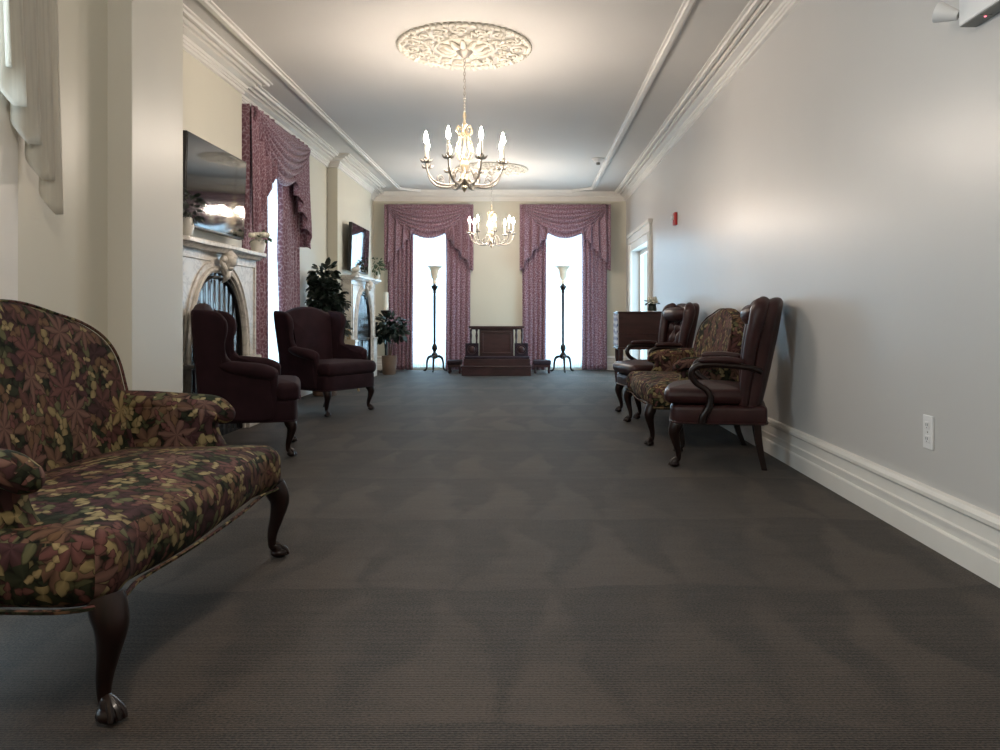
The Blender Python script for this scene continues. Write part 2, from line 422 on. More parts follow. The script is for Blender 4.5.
    def build(s, name, mat, parent=None, smooth=True, bevel=0, sub=0, solid=0, uvscale=1.0, angle=40):
        me = bpy.data.meshes.new(name); me.from_pydata(s.v, [], s.f)
        bm = bmesh.new(); bm.from_mesh(me)
        bmesh.ops.recalc_face_normals(bm, faces=bm.faces[:]); bm.normal_update()
        uvl = bm.loops.layers.uv.new('UVMap')
        for f in bm.faces:
            n = f.normal; a = [abs(n.x), abs(n.y) , abs(n.z)]; k = a.index(max(a))
            for l in f.loops:
                c = l.vert.co
                u, w = ((c.y, c.z) if k == 0 else (c.x, c.z) if k == 1 else (c.x, c.y))
                if s.uv: u, w = s.uv[l.vert.index]
                l[uvl].uv = (u * uvscale, w * uvscale)
            f.smooth = smooth
        if smooth:
            lim = math.radians(angle)
            for e in bm.edges:
                if len(e.link_faces) == 2 and e.calc_face_angle(0) > lim: e.smooth = False
        bm.to_mesh(me); bm.free()
        me.materials.append(M[mat])
        o = bpy.data.objects.new(name, me); COL.objects.link(o)
        if parent: o.parent = parent
        if solid:
            md = o.modifiers.new('solid', 'SOLIDIFY'); md.thickness = solid; md.offset = 0
        if bevel:
            md = o.modifiers.new('bevel', 'BEVEL'); md.width = bevel; md.segments = 3; md.limit_method = 'ANGLE'; md.angle_limit = math.radians(35)
            md.harden_normals = False
        if sub:
            md = o.modifiers.new('sub', 'SUBSURF'); md.levels = sub; md.render_levels = sub
        return o

def tag(o, label, cat, group=None, kind=None):
    if label: o['label'] = label
    if cat: o['category'] = cat
    if group: o['group'] = group
    if kind: o['kind'] = kind
    return o
def thing(name, label, cat, loc=(0, 0, 0), rot=0, group=None):
    o = bpy.data.objects.new(name, None); COL.objects.link(o); o.location = loc; o.rotation_euler = (0, 0, rot)
    o.empty_display_size = 0.1
    return tag(o, label, cat, group)
def struct(mb, name, mat, parent=None, **kw):
    o = mb.build(name, mat, parent, **kw)
    if parent is None: o['kind'] = 'structure'
    return o
def dup(root, loc, rot, label, scale=None):
    def cp(o, par):
        c = o.copy(); COL.objects.link(c); c.parent = par
        for ch in [q for q in o.children]: cp(ch, c)
        return c
    r = cp(root, None); r.location = loc; r.rotation_euler = (0, 0, rot); r['label'] = label
    if scale: r.scale = scale
    return r
def facing(fx, fy): return math.atan2(fx, -fy)

# ------------------------------------------------------------------ shell
def wall_x(x, y0, y1, holes, out, z1=HC):
    """wall in plane X=x, thickness outwards (out=+-1), holes (ya,yb,za,zb)"""
    mb = MB(); T = 0.2 * out; xs = sorted((x, x + T)); ys = y0
    for (ya, yb, za, zb) in sorted(holes):
        mb.box(xs[0], xs[1], ys, ya, 0, z1)
        if za > 0: mb.box(xs[0], xs[1], ya, yb, 0, za)
        mb.box(xs[0], xs[1], ya, yb, zb, z1); ys = yb
    mb.box(xs[0], xs[1], ys, y1, 0, z1); return mb
def wall_y(y, x0, x1, holes, z1=HC):
    mb = MB(); xs = x0
    for (xa, xb, za, zb) in sorted(holes):
        mb.box(xs, xa, y, y + 0.2, 0, z1)
        if za > 0: mb.box(xa, xb, y, y + 0.2, 0, za)
        mb.box(xa, xb, y, y + 0.2, zb, z1); xs = xb
    mb.box(xs, x1, y, y + 0.2, 0, z1); return mb

struct(MB().box(-3.1, 2.1, YB - 0.2, YF + 0.2, -0.1, 0), 'floor', 'carpet')
struct(MB().box(-3.1, 2.1, YB - 0.2, YF + 0.2, HC, HC + 0.1), 'ceiling', 'ceiling_white')
WIN_FAR = [(-2.20, -1.30, 0.06, 2.78), (0.20, 1.08, 0.06, 2.78)]
WIN_LEFT = (7.55, 8.75, 0.06, 2.78)
WIN_NEAR = (1.75, 2.99, 0.30, 2.9)
DOOR_R = (11.2, 13.1, 0.0, 2.05)
struct(wall_y(YF, -2.96, 1.95, WIN_FAR), 'wall_far', 'wall_cream')
struct(wall_x(XR, YB, YF, [DOOR_R], 1), 'wall_right', 'wall_greige')
struct(wall_x(XW, 4.41, YF, [WIN_LEFT], -1), 'wall_left', 'wall_cream')
struct(wall_x(XN, YB, 3.84, [WIN_NEAR], -1), 'wall_left_near', 'wall_cream')
struct(MB().box(-2.96, XP, 3.84, 4.41, 0, HC), 'wall_pier', 'pier_white', bevel=0.004)
struct(MB().box(XW - 0.05, XB, 4.42, 7.14, 0, HC), 'wall_chimney_near', 'wall_cream')
struct(MB().box(XW - 0.05, XB, 10.73, 13.02, 0, HC), 'wall_chimney_far', 'wall_cream')
struct(MB().box(-3.1, 2.1, YB - 0.2, YB, 0, HC), 'wall_back', 'wall_cream')

# crown moulding: stepped profile (distance from wall, drop from ceiling) swept along the wall line
CROWN = [(0.0, 0.0), (0.215, 0.0), (0.215, 0.014), (0.195, 0.018), (0.188, 0.034), (0.165, 0.036), (0.158, 0.022), (0.140, 0.022),
         (0.135, 0.045), (0.118, 0.050), (0.112, 0.034), (0.100, 0.036), (0.096, 0.060), (0.070, 0.072), (0.045, 0.078), (0.040, 0.100),
         (0.030, 0.104), (0.030, 0.122), (0.020, 0.128), (0.020, 0.150), (0.0, 0.158)]
def sweep_wall(path, prof, sgn, ztop=HC, down=True):
    """path: XY points of the wall line; the profile stands off to the left (sgn=1) or right (sgn=-1) of the travel direction"""
    P = [Vector(p) for p in path]; rs = []
    for i, p in enumerate(P):
        d0 = (P[i] - P[i - 1]).normalized() if i > 0 else (P[1] - P[0]).normalized()
        d1 = (P[i + 1] - P[i]).normalized() if i < len(P) - 1 else d0
        n0 = Vector((-d0.y, d0.x)) * sgn; n1 = Vector((-d1.y, d1.x)) * sgn
        m = (n0 + n1); m = m / max(0.3, (1 + n0.dot(n1)))
        rs.append([(p.x + m.x * a, p.y + m.y * a, (ztop - z) if down else z) for a, z in prof])
    mb = MB(); mb.rings(rs); return mb
E = 0.001
struct(sweep_wall([(XR, YB), (XR, YF)], CROWN, 1), 'trim_1', 'trim_white', angle=25)
CR2 = [(a * 0.55, z) for a, z in CROWN]
struct(sweep_wall([(XR, YF), (XW, YF)], CR2, 1), 'trim_2', 'trim_white', angle=25)
struct(sweep_wall([(XW, YF), (XW, 13.02), (XB, 13.02), (XB, 10.73), (XW, 10.73), (XW, 7.14), (XB, 7.14), (XB, 4.41)], CROWN, 1), 'trim_3', 'trim_white', angle=25)
# ceiling panel moulding with cut corners
def bead(path, w, name):
    prof = [(-w, 0), (-w, 0.012), (-w * 0.55, 0.016), (-w * 0.4, 0.032), (w * 0.4, 0.032), (w * 0.55, 0.016), (w, 0.012), (w, 0)]
    struct(sweep_wall(path, prof, 1), name, 'trim_white', angle=25)
bead([(1.12, 0.2), (1.12, 13.38), (0.78, 13.66), (-1.88, 13.66), (-2.23, 13.38), (-2.23, 0.2)], 0.042, 'trim_4')

# baseboards
BASE = [(0.0, 0.0), (0.030, 0.0), (0.030, 0.088), (0.026, 0.096), (0.020, 0.098), (0.020, 0.128), (0.026, 0.131), (0.026, 0.142), (0.017, 0.148),
        (0.015, 0.200), (0.022, 0.204), (0.030, 0.212), (0.030, 0.228), (0.020, 0.246), (0.0, 0.250)]
def base(path, sgn, name):
    struct(sweep_wall(path, BASE, sgn, down=False), name, 'trim_white', angle=25)
base([(XR, YB), (XR, 10.94)], 1, 'baseboard_right')
base([(XR, 13.38), (XR, YF), (1.16, YF)], 1, 'baseboard_far_right')
base([(0.12, YF), (-1.22, YF)], 1, 'baseboard_far')
base([(-2.28, YF), (XW, YF), (XW, 13.02), (XB, 13.02), (XB, 12.70)], 1, 'baseboard_left_far')
base([(XB, 10.86), (XB, 10.73), (XW, 10.73), (XW, 8.87)], 1, 'baseboard_left_middle')
base([(XW, 7.43), (XW, 7.14), (XB, 7.14)], 1, 'baseboard_left')
base([(XP, 4.41), (XP, 3.84), (XN, 3.84), (XN, YB)], 1, 'baseboard_left_near')

# ------------------------------------------------------------------ windows
def window(name, origin, rot, w, z0, z1, depth=0.13, casing=0.11):
    """local x along the wall, local -y into the room; opening is centred on origin"""
    mb = MB(); h = w / 2
    # casing on the wall face
    mb.box(-h - casing, -h, -0.025, 0.0, 0.0, z1 + casing); mb.box(h, h + casing, -0.025, 0.0, 0.0, z1 + casing)
    mb.box(-h, h, -0.025, 0.0, z1, z1 + casing)
    mb.box(-h - casing - 0.02, h + casing + 0.02, -0.04, 0.0, z1 + casing, z1 + casing + 0.03)
    o = struct(mb, name, 'trim_white', bevel=0.004); o.location = origin; o.rotation_euler = (0, 0, rot)
    f = MB(); t = 0.045; y0, y1 = 0.10, 0.15
    f.box(-h, -h + t, y0, y1, z0, z1); f.box(h - t, h, y0, y1, z0, z1); f.box(-h + t, h - t, y0, y1, z0, z0 + 0.07); f.box(-h + t, h - t, y0, y1, z1 - t, z1)
    zm = (z0 + z1) / 2; f.box(-h + t, h - t, y0, y1, zm - 0.025, zm + 0.025)
    f.box(-0.012, 0.012, y0 + 0.01, y1 - 0.01, z0 + 0.07, zm - 0.025); f.box(-0.012, 0.012, y0 + 0.01, y1 - 0.01, zm + 0.025, z1 - t)
    fo = f.build('window_frame', 'trim_white', o)
    MB().box(-h + 0.02, h - 0.02, 0.122, 0.128, z0 + 0.03, z1 - 0.02).build('window_glass', 'window_pane', o)
    if z0 > 0.2: MB().box(-h - casing, h + casing, -0.06, 0.09, z0 - 0.04, z0).build('window_sill', 'trim_white', o, bevel=0.004)
    return o
for i, (xa, xb, za, zb) in enumerate(WIN_FAR): window('window_%d' % (i + 1), ((xa + xb) / 2, YF, 0), 0, xb - xa, za, zb)
window('window_3', (XW, (WIN_LEFT[0] + WIN_LEFT[1]) / 2, 0), PI / 2, WIN_LEFT[1] - WIN_LEFT[0], WIN_LEFT[2], WIN_LEFT[3])
window('window_4', (XN, (WIN_NEAR[0] + WIN_NEAR[1]) / 2, 0), PI / 2, WIN_NEAR[1] - WIN_NEAR[0], WIN_NEAR[2], WIN_NEAR[3], casing=0.14)

# doorway on the right wall, with a glazed door
def doorway():
    ya, yb, za, zb = DOOR_R; c = 0.22
    mb = MB()
    for a, b_ in ((ya - c, ya), (yb, yb + c)):
        mb.box(XR - 0.03, XR, a, b_, 0, zb + 0.12); mb.box(XR - 0.045, XR, a + 0.02, a + 0.06, 0, zb + 0.12); mb.box(XR - 0.045, XR, b_ - 0.06, b_ - 0.02, 0, zb + 0.12)
    mb.box(XR - 0.03, XR, ya, yb, zb, zb + 0.12)
    mb.box(XR - 0.045, XR, ya - c, yb + c, zb + 0.12, zb + 0.17); mb.box(XR - 0.04, XR, ya - c + 0.02, yb + c - 0.02, zb + 0.17, zb + 0.24)
    mb.box(XR - 0.065, XR, ya - c - 0.03, yb + c + 0.03, zb + 0.24, zb + 0.29)
    o = struct(mb, 'door_1', 'trim_white', bevel=0.004)
    f = MB(); x0, x1 = XR + 0.13, XR + 0.17
    for a, b_ in ((ya, ya + 0.06), (yb - 0.06, yb)): f.box(x0, x1, a, b_, 0.0, zb)
    for a, b_ in ((ya + 0.06, yb - 0.06),):
        f.box(x0, x1, a, b_, 0.0, 0.12); f.box(x0, x1, a, b_, zb - 0.06, zb)
    f.build('door_frame', 'trim_white', o)
    g = MB().box(x0 + 0.015, x0 + 0.021, ya + 0.05, yb - 0.05, 0.15, zb - 0.05).build('door_glass', 'window_pane', o)
    MB().ell((x0 - 0.03, yb - 0.03, 1.0), 0.03, 0.025, 0.025).build('door_handle', 'brass_old', o)
doorway()

# ------------------------------------------------------------------ drapery
def drape_uv(mb, nu, nv, wu, wv):
    mb.uv = {}
    W = nu + 1
    for j in range(nv + 1):
        for i in range(nu + 1): mb.uv[j * W + i] = (i / nu * wu, j / nv * wv)
def panel(parent, x0, x1, z0, z1, y, folds, amp, seed, name='curtain_panel', mat='damask', flare=0.0, nv=30):
    r = random.Random(seed); ph = [r.uniform(0, 6.28) for _ in range(4)]; nu = folds * 12
    def fn(u, v):
        t = 1 - v
        w = 1 + 0.06 * math.sin(3 * v + ph[0]) * 0.4 + flare * v
        cx = (x0 + x1) / 2
        uu = u + 0.012 * math.sin(2 * PI * u * 2 + ph[1] + v * 1.3)
        x = cx + (x0 + (x1 - x0) * uu - cx) * w
        a = amp * (0.65 + 0.35 * math.sin(5 * u + ph[2] + v))
        yy = y - a * (abs(math.sin(PI * folds * u + 0.5 * math.sin(2 * v + ph[3]))) ** 0.7) * (0.8 + 0.2 * v)
        return (x, yy, z1 + (z0 - z1) * v)
    mb = MB(); mb.grid(fn, nu, nv); drape_uv(mb, nu, nv, (x1 - x0) * 1.8, z1 - z0)
    return mb.build(name, mat, parent, solid=0.004, angle=80)
def tail(parent, xo, xi, ztop, zo, zi, y, n, name='tail'):
    """cascade: outer edge xo falls to zo, inner edge xi only to zi, zigzag hem"""
    nu, nv = n * 16, 24
    def tri(t): t = t % 1.0; return 4 * abs(t - 0.5) - 1
    def fn(u, v):
        x = xo + (xi - xo) * (u + 0.045 * math.sin(2 * PI * n * u) * (0.3 + 0.7 * v))
        zb = zo + (zi - zo) * (u ** 0.85) + 0.035 * tri(n * u) 
        z = ztop + (zb - ztop) * v
        yy = y - 0.07 * (0.5 + 0.5 * tri(n * u + 0.25)) * (0.5 + 0.6 * v)
        return (x, yy, z)
    mb = MB(); mb.grid(fn, nu, nv); drape_uv(mb, nu, nv, abs(xi - xo) * 2.4, ztop - zo)
    return mb.build(name, 'damask', parent, solid=0.005, angle=80)
def swag(parent, x0, x1, ztop, sag, edge, y, folds=7):
    nu, nv = 48, 72
    def fn(u, v):
        par = (4 * u * (1 - u)) ** 0.85
        x = x0 + (x1 - x0) * (u + 0.03 * math.sin(2 * PI * u) * v)
        drop = edge * v + (sag - edge) * par * v ** 1.05
        yy = y - 0.05 * math.sin(PI * min(1, v * 1.1)) * (0.4 + 0.6 * par) - 0.050 * abs(math.sin(PI * folds * v)) ** 0.8 * (0.55 + 0.45 * par) * min(1, v * 5)
        return (x, yy, ztop - drop)
    mb = MB(); mb.grid(fn, nu, nv); drape_uv(mb, nu, nv, (x1 - x0) * 1.1, sag * 1.8)
    return mb.build('swag', 'damask', parent, solid=0.005, angle=80)
def drapery(label, origin, rot, w, ztop, gapL, gapR, projection=0.16):
    """local x along the wall from -w/2..w/2; gapL..gapR is the sheer gap"""
    t = thing('window_drapery', label, 'curtains', origin, rot, 'burgundy damask window draperies')
    h = w / 2; p = projection
    MB().box(-h + 0.01, h - 0.01, -p + 0.02, -0.03, ztop - 0.045, ztop - 0.005).build('cornice_board', 'damask', t)
    n = 6
    panel(t, -h + 0.05, gapL, 0.012, ztop - 0.05, -0.045, max(4, int((gapL + h) / 0.082)), 0.075, 3)
    panel(t, gapR, h - 0.05, 0.012, ztop - 0.05, -0.045, max(4, int((h - gapR) / 0.082)), 0.075, 9)
    tail(t, -h, -h + w * 0.34, ztop, 1.72, 2.42, -p, 4)
    tail(t, h, h - w * 0.34, ztop, 1.72, 2.42, -p, 4)
    swag(t, -h + 0.06, h - 0.06, ztop, 0.60, 0.12, -p - 0.005)
    # returns at the sides of the board
    for s_ in (-1, 1):
        MB().box(s_ * h - 0.003, s_ * h + 0.003, -p, -0.03, 1.78, ztop).build('side_return', 'damask', t)
    return t
YS = YF - 0.045
def sheer(label, origin, rot, x0, x1, z0, z1, seed, folds=14):
    t = MB(); nu, nv = folds * 10, 6; r = random.Random(seed); ph = r.uniform(0, 6)
    def fn(u, v): 
        return (x0 + (x1 - x0) * u, -0.018 - 0.016 * math.sin(2 * PI * folds * u + 1.3 * math.sin(7 * u + ph)), z1 + (z0 - z1) * v)
    t.grid(fn, nu, nv); drape_uv(t, nu, nv, (x1 - x0) * 1.5, z1 - z0)
    o = t.build('sheer_curtain', 'sheer', None, angle=80); o.location = origin; o.rotation_euler = (0, 0, rot)
    tag(o, label, 'curtain', 'white sheer curtains'); return o
YO = 0.03
drapery('burgundy damask swag and curtains on the far wall window left of the kneeler', (-1.75, YF - YO, 0), 0, 1.56, 2.93, -0.28, 0.29)
drapery('burgundy damask swag and curtains on the far wall window right of the kneeler', (0.655, YF - YO, 0), 0, 1.60, 2.93, -0.33, 0.30)
drapery('burgundy damask swag and curtains on the left wall, between the two fireplaces', (XW + YO, 8.18, 0), PI / 2, 1.90, 2.95, -0.30, 0.14, projection=0.15)
sheer('white sheer curtain in the far window behind the left floor lamp', (-1.75, YF - YO, 0), 0, -0.40, 0.40, 0.05, 2.8, 1)
sheer('white sheer curtain in the far window behind the right floor lamp', (0.65, YF - YO, 0), 0, -0.40, 0.40, 0.05, 2.8, 2)
sheer('white sheer curtain in the left wall window beside the near fireplace', (XW + YO, 8.1, 0), PI / 2, -0.62, 0.62, 0.05, 2.8, 3, 20)

# white voile jabot at the near left window
def jabot():
    t = thing('valance_tail', 'white voile scarf tail hanging in zigzag folds at the near left window', 'curtain', (XN + 0.04, 0, 0))
    n = 4; nu, nv = n * 20, 40
    def tri(q): q = q % 1.0; return 4 * abs(q - 0.5) - 1
    # runs along Y (depth) from the near edge to the far edge, hangs from above the frame
    def fn(u, v):
        k = 0.3 + 0.7 * v
        y = 2.96 + 0.33 * u + 0.055 * math.sin(2 * PI * n * u) * k
        zb = 1.97 - 0.52 * u - 0.05 * tri(n * u + 0.1)
        z = 3.0 + (zb - 3.0) * v
        x = -0.015 + 0.065 * (0.5 + 0.5 * math.cos(2 * PI * n * u)) * k + 0.02 * u
        return (x, y, z)
    mb = MB(); mb.grid(fn, nu, nv); drape_uv(mb, nu, nv, 0.8, 1.5)
    mb.build('folded_tail', 'voile_white', t, solid=0.003, angle=80)
    mb = MB()
    def fn2(u, v):
        y = 1.5 + 1.50 * u; par = 4 * u * (1 - u)
        z = 3.0 - v * (0.12 + 0.42 * par); x = 0.05 + 0.05 * math.sin(PI * v) + 0.02 * math.sin(2 * PI * 5 * v)
        return (x, y, z)
    mb.grid(fn2, 30, 30); drape_uv(mb, 30, 30, 1.5, 1); mb.build('swag', 'voile_white', t, solid=0.003, angle=80)
    MB().tube([(0.05, 1.45, 3.0), (0.05, 3.42, 3.0)], 0.018, 12).build('curtain_rod', 'brass_old', t)
jabot()

# ------------------------------------------------------------------ furniture helpers
def cabriole(x, y, h, ox, oy, s=1.0):
    d = math.hypot(ox, oy); ox /= d; oy /= d; mb = MB()
    pts = [(0.0, h), (0.012, h * 0.90), (0.026, h * 0.76), (0.014, h * 0.55), (-0.004, h * 0.33), (-0.004, h * 0.17), (0.012, 0.045), (0.022, 0.024)]
    rad = [0.044, 0.046, 0.040, 0.029, 0.021, 0.017, 0.021, 0.026]
    mb.tube([(x + ox * a * s, y + oy * a * s, z) for a, z in pts], [r * s for r in rad], 12, smooth=4)
    mb.ell((x + ox * 0.024 * s, y + oy * 0.024 * s, 0.022 * s), 0.036 * s, 0.036 * s, 0.0215 * s)
    for k in (-0.5, 0, 0.5):       # carved toes
        a = math.atan2(oy, ox) + k
        mb.tube([(x + ox * 0.012 * s, y + oy * 0.012 * s, 0.06 * s), (x + ox * 0.02 * s + math.cos(a) * 0.027 * s, y + oy * 0.02 * s + math.sin(a) * 0.027 * s, 0.036 * s), (x + ox * 0.02 * s + math.cos(a) * 0.040 * s, y + oy * 0.02 * s + math.sin(a) * 0.040 * s, 0.012 * s)], [0.010 * s, 0.010 * s, 0.007 * s], 8, smooth=3)
    return mb
def raked(x, y, h, ox, oy, w=0.022):
    mb = MB(); a = Vector((x, y, h)); b_ = Vector((x + ox, y + oy, 0.0)); rs = []
    for t in (0, 0.33, 0.66, 1.0):
        p = a.lerp(b_, t); bow = 0.25 * t * t; p = Vector((x + ox * (0.4 * t + 0.6 * t * t), y + oy * (0.4 * t + 0.6 * t * t), h * (1 - t)))
        k = w * (1 - 0.25 * t)
        rs.append([(p.x - k, p.y - k, p.z), (p.x + k, p.y - k, p.z), (p.x + k, p.y + k, p.z), (p.x - k, p.y + k, p.z)])
    mb.rings(rs); return mb

# ------------------------------------------------------------------ loveseat
def make_loveseat(label, loc, rot):
    t = thing('loveseat', label, 'sofa', loc, rot, 'floral camelback loveseats')
    # seat plan, serpentine front with round corners (front is -y)
    half = [(0, -0.405), (0.25, -0.40), (0.48, -0.385), (0.60, -0.405), (0.675, -0.385), (0.715, -0.31), (0.715, -0.16), (0.70, 0.05), (0.68, 0.24), (0.60, 0.28), (0.3, 0.285)]
    plan = half + [(-a, b_) for a, b_ in reversed(half[1:])]
    full = catmull([half[0]] + half[1:] + [(0, 0.285)] + [(-a, b_) for a, b_ in reversed(half[1:])], 5, True)
    MB().puff(full, 0.19, 0.070, 0.030, lambda a, b_, q: (a, b_, 0.372 + (q if q > 0 else q * 0.98) + 0.006 * math.sin(a * 7))).build('seat', 'floral_tapestry', t)
    MB().tube([(a * 0.99, b_ * 0.985, 0.292) for a, b_ in full], 0.0065, 6, closed=True).build('welt', 'floral_tapestry', t)
    # camel back
    o = [(0, 1.05), (0.14, 1.04), (0.30, 1.005), (0.43, 0.972), (0.535, 0.915), (0.595, 0.83), (0.612, 0.70), (0.612, 0.50), (0.60, 0.34), (0.3, 0.325), (0, 0.325)]
    ol = catmull([(-a, b_) for a, b_ in o[1:-1]][::-1][::-1] and ([(a, b_) for a, b_ in o][::-1] + [(-a, b_) for a, b_ in o[1:-1]]), 5, True)
    def bk(a, z, q):
        lean = 0.255 + (z - 0.45) * 0.185 + 0.02 * math.sin((z - 0.35) * 4)
        wrap = -0.06 * (abs(a) / 0.61) ** 3
        return (a, lean + wrap + q, z)
    MB().puff(ol, 0.115, 0.045, 0.022, bk).build('backrest', 'floral_tapestry', t)
    wl = [(bk(a * 0.985, 0.69 + (z - 0.69) * 0.985, -0.050)) for a, z in ol]
    MB().tube(wl, 0.0055, 6, closed=True).build('welt', 'floral_tapestry', t)
    for s_ in (-1, 1):
        arm = MB()
        prof = catmull([(-0.245, 0.40), (-0.205, 0.45), (-0.165, 0.50), (-0.150, 0.555), (-0.165, 0.60), (-0.10, 0.625), (0.05, 0.635), (0.20, 0.645), (0.285, 0.64), (0.29, 0.5), (0.285, 0.37), (0.0, 0.355), (-0.22, 0.36)], 5, True)
        arm.puff(prof[::-1], 0.075, 0.022, 0.0, lambda a, z, q: (s_ * (0.605 + 0.02 * (z - 0.4)) + q, a, z))
        ap = arm.build('arm', 'floral_tapestry', t)
        pad = MB(); pad.tube([(s_ * 0.632, -0.165, 0.598), (s_ * 0.638, -0.12, 0.620), (s_ * 0.635, 0.0, 0.630), (s_ * 0.625, 0.14, 0.642), (s_ * 0.60, 0.27, 0.655)], [0.052, 0.058, 0.058, 0.056, 0.045], 16, smooth=6, flat=0.80, round_ends=True)
        pad.build('arm_pad', 'floral_tapestry', ap)
    for s_ in (-1, 1):
        cabriole(s_ * 0.635, -0.372, 0.305, s_ * 0.6, -1, 0.98).build('leg', 'mahogany', t)
        raked(s_ * 0.60, 0.25, 0.30, s_ * 0.02, 0.08, 0.024).build('leg', 'mahogany', t, bevel=0.004)
    return t
ls = make_loveseat('large floral tapestry loveseat in the left foreground, under the near window', (-1.415, 2.56, 0), PI / 2)
dup(ls, (1.315, 6.57, 0), -PI / 2, 'floral tapestry loveseat between the two leather armchairs along the right wall')

# ------------------------------------------------------------------ wing chair
def make_wing(label, loc, rot):
    t = thing('wing_chair', label, 'armchair', loc, rot, 'dark burgundy wing chairs')
    V = 'velvet_burgundy'
    half = [(0, -0.40), (0.2, -0.40), (0.31, -0.395), (0.365, -0.36), (0.365, -0.25), (0.345, 0.0), (0.33, 0.25), (0.28, 0.30)]
    full = catmull(half + [(0, 0.30)] + [(-a, b_) for a, b_ in reversed(half[1:])], 5, True)
    MB().puff(full, 0.15, 0.022, 0, lambda a, b_, q: (a, b_, 0.325 + q)).build('seat_base', V, t)
    h2 = [(0, -0.425), (0.2, -0.425), (0.32, -0.42), (0.365, -0.385), (0.37, -0.25), (0.295, -0.20), (0.275, 0.0), (0.275, 0.18), (0.2, 0.2)]
    f2 = catmull(h2 + [(0, 0.2)] + [(-a, b_) for a, b_ in reversed(h2[1:])], 5, True)
    MB().puff(f2, 0.13, 0.05, 0.025, lambda a, b_, q: (a, b_, 0.455 + q)).build('seat_cushion', V, t)
    MB().tube([(a * 1.0, b_, 0.255) for a, b_ in full], 0.006, 6, closed=True).build('welt', V, t)
    # back
    o = [(0, 0.30), (0.2, 0.30), (0.30, 0.32), (0.315, 0.6), (0.335, 0.9), (0.33, 1.0), (0.25, 1.03), (0.13, 1.065), (0, 1.077)]
    ol = catmull([(a, z) for a, z in o] + [(-a, z) for a, z in reversed(o[1:-1])], 5, True)
    def bk(a, z, q): return (a, 0.24 + (z - 0.4) * 0.14 + q, z)
    MB().puff(ol, 0.115, 0.04, 0.03, bk).build('backrest', V, t)
    for s_ in (-1, 1):
        # wing and outer side in one upholstered piece
        prof = [(-0.215, 0.27), (-0.215, 0.45), (-0.21, 0.57), (-0.17, 0.615), (-0.04, 0.635), (0.06, 0.66), (0.120, 0.72), (0.130, 0.80), (0.110, 0.88), (0.115, 0.95), (0.165, 1.005), (0.24, 1.025), (0.31, 1.03),
                (0.365, 1.02), (0.365, 0.9), (0.35, 0.7), (0.33, 0.5), (0.315, 0.35), (0.31, 0.27), (0.05, 0.26)]
        pl = catmull(prof, 4, True)
        def fn(a, z, q):
            fl = 0.05 * max(0, (z - 0.60)) / 0.45 + 0.10 * max(0, 0.3 - a) * max(0, z - 0.75) / 0.3
            return (s_ * (0.345 + fl) + q, a, z)
        w = MB(); w.puff(pl[::-1], 0.075, 0.028, 0.0, fn); side = w.build('wing', V, t)
        am = MB(); am.tube([(s_ * 0.365, -0.195, 0.590), (s_ * 0.378, -0.13, 0.606), (s_ * 0.380, -0.02, 0.622), (s_ * 0.368, 0.09, 0.638), (s_ * 0.350, 0.17, 0.65)], [0.058, 0.062, 0.058, 0.05, 0.035], 16, smooth=6, flat=0.85, round_ends=True)
        am.build('arm', V, t)
        am = MB(); am.tube([(s_ * 0.360, -0.215, 0.585), (s_ * 0.356, -0.222, 0.50), (s_ * 0.352, -0.222, 0.40), (s_ * 0.35, -0.218, 0.28)], [0.045, 0.034, 0.028, 0.026], 12, smooth=5, flat=0.8, round_ends=True)
        am.build('arm_front', V, t)
        cabriole(s_ * 0.315, -0.335, 0.27, s_ * 0.45, -1, 1.0).build('leg', 'mahogany', t)
        raked(s_ * 0.28, 0.24, 0.27, s_ * 0.02, 0.10, 0.022).build('leg', 'mahogany', t, bevel=0.004)
    return t
def place_front(mx, my, fx, fy, off):
    l = math.hypot(fx, fy); return (mx - fx / l * off, my - fy / l * off, 0)
wc = make_wing('dark burgundy wing chair nearest the camera, before the near fireplace with its side to us', (-2.05, 5.68, 0), facing(0.96, 0.28))
wc.scale = (0.97, 0.89, 1.0)
dup(wc, (-2.065, 7.99, 0), facing(0.87, -0.49), 'dark burgundy wing chair turned towards the camera before the left wall curtains and tall plant')

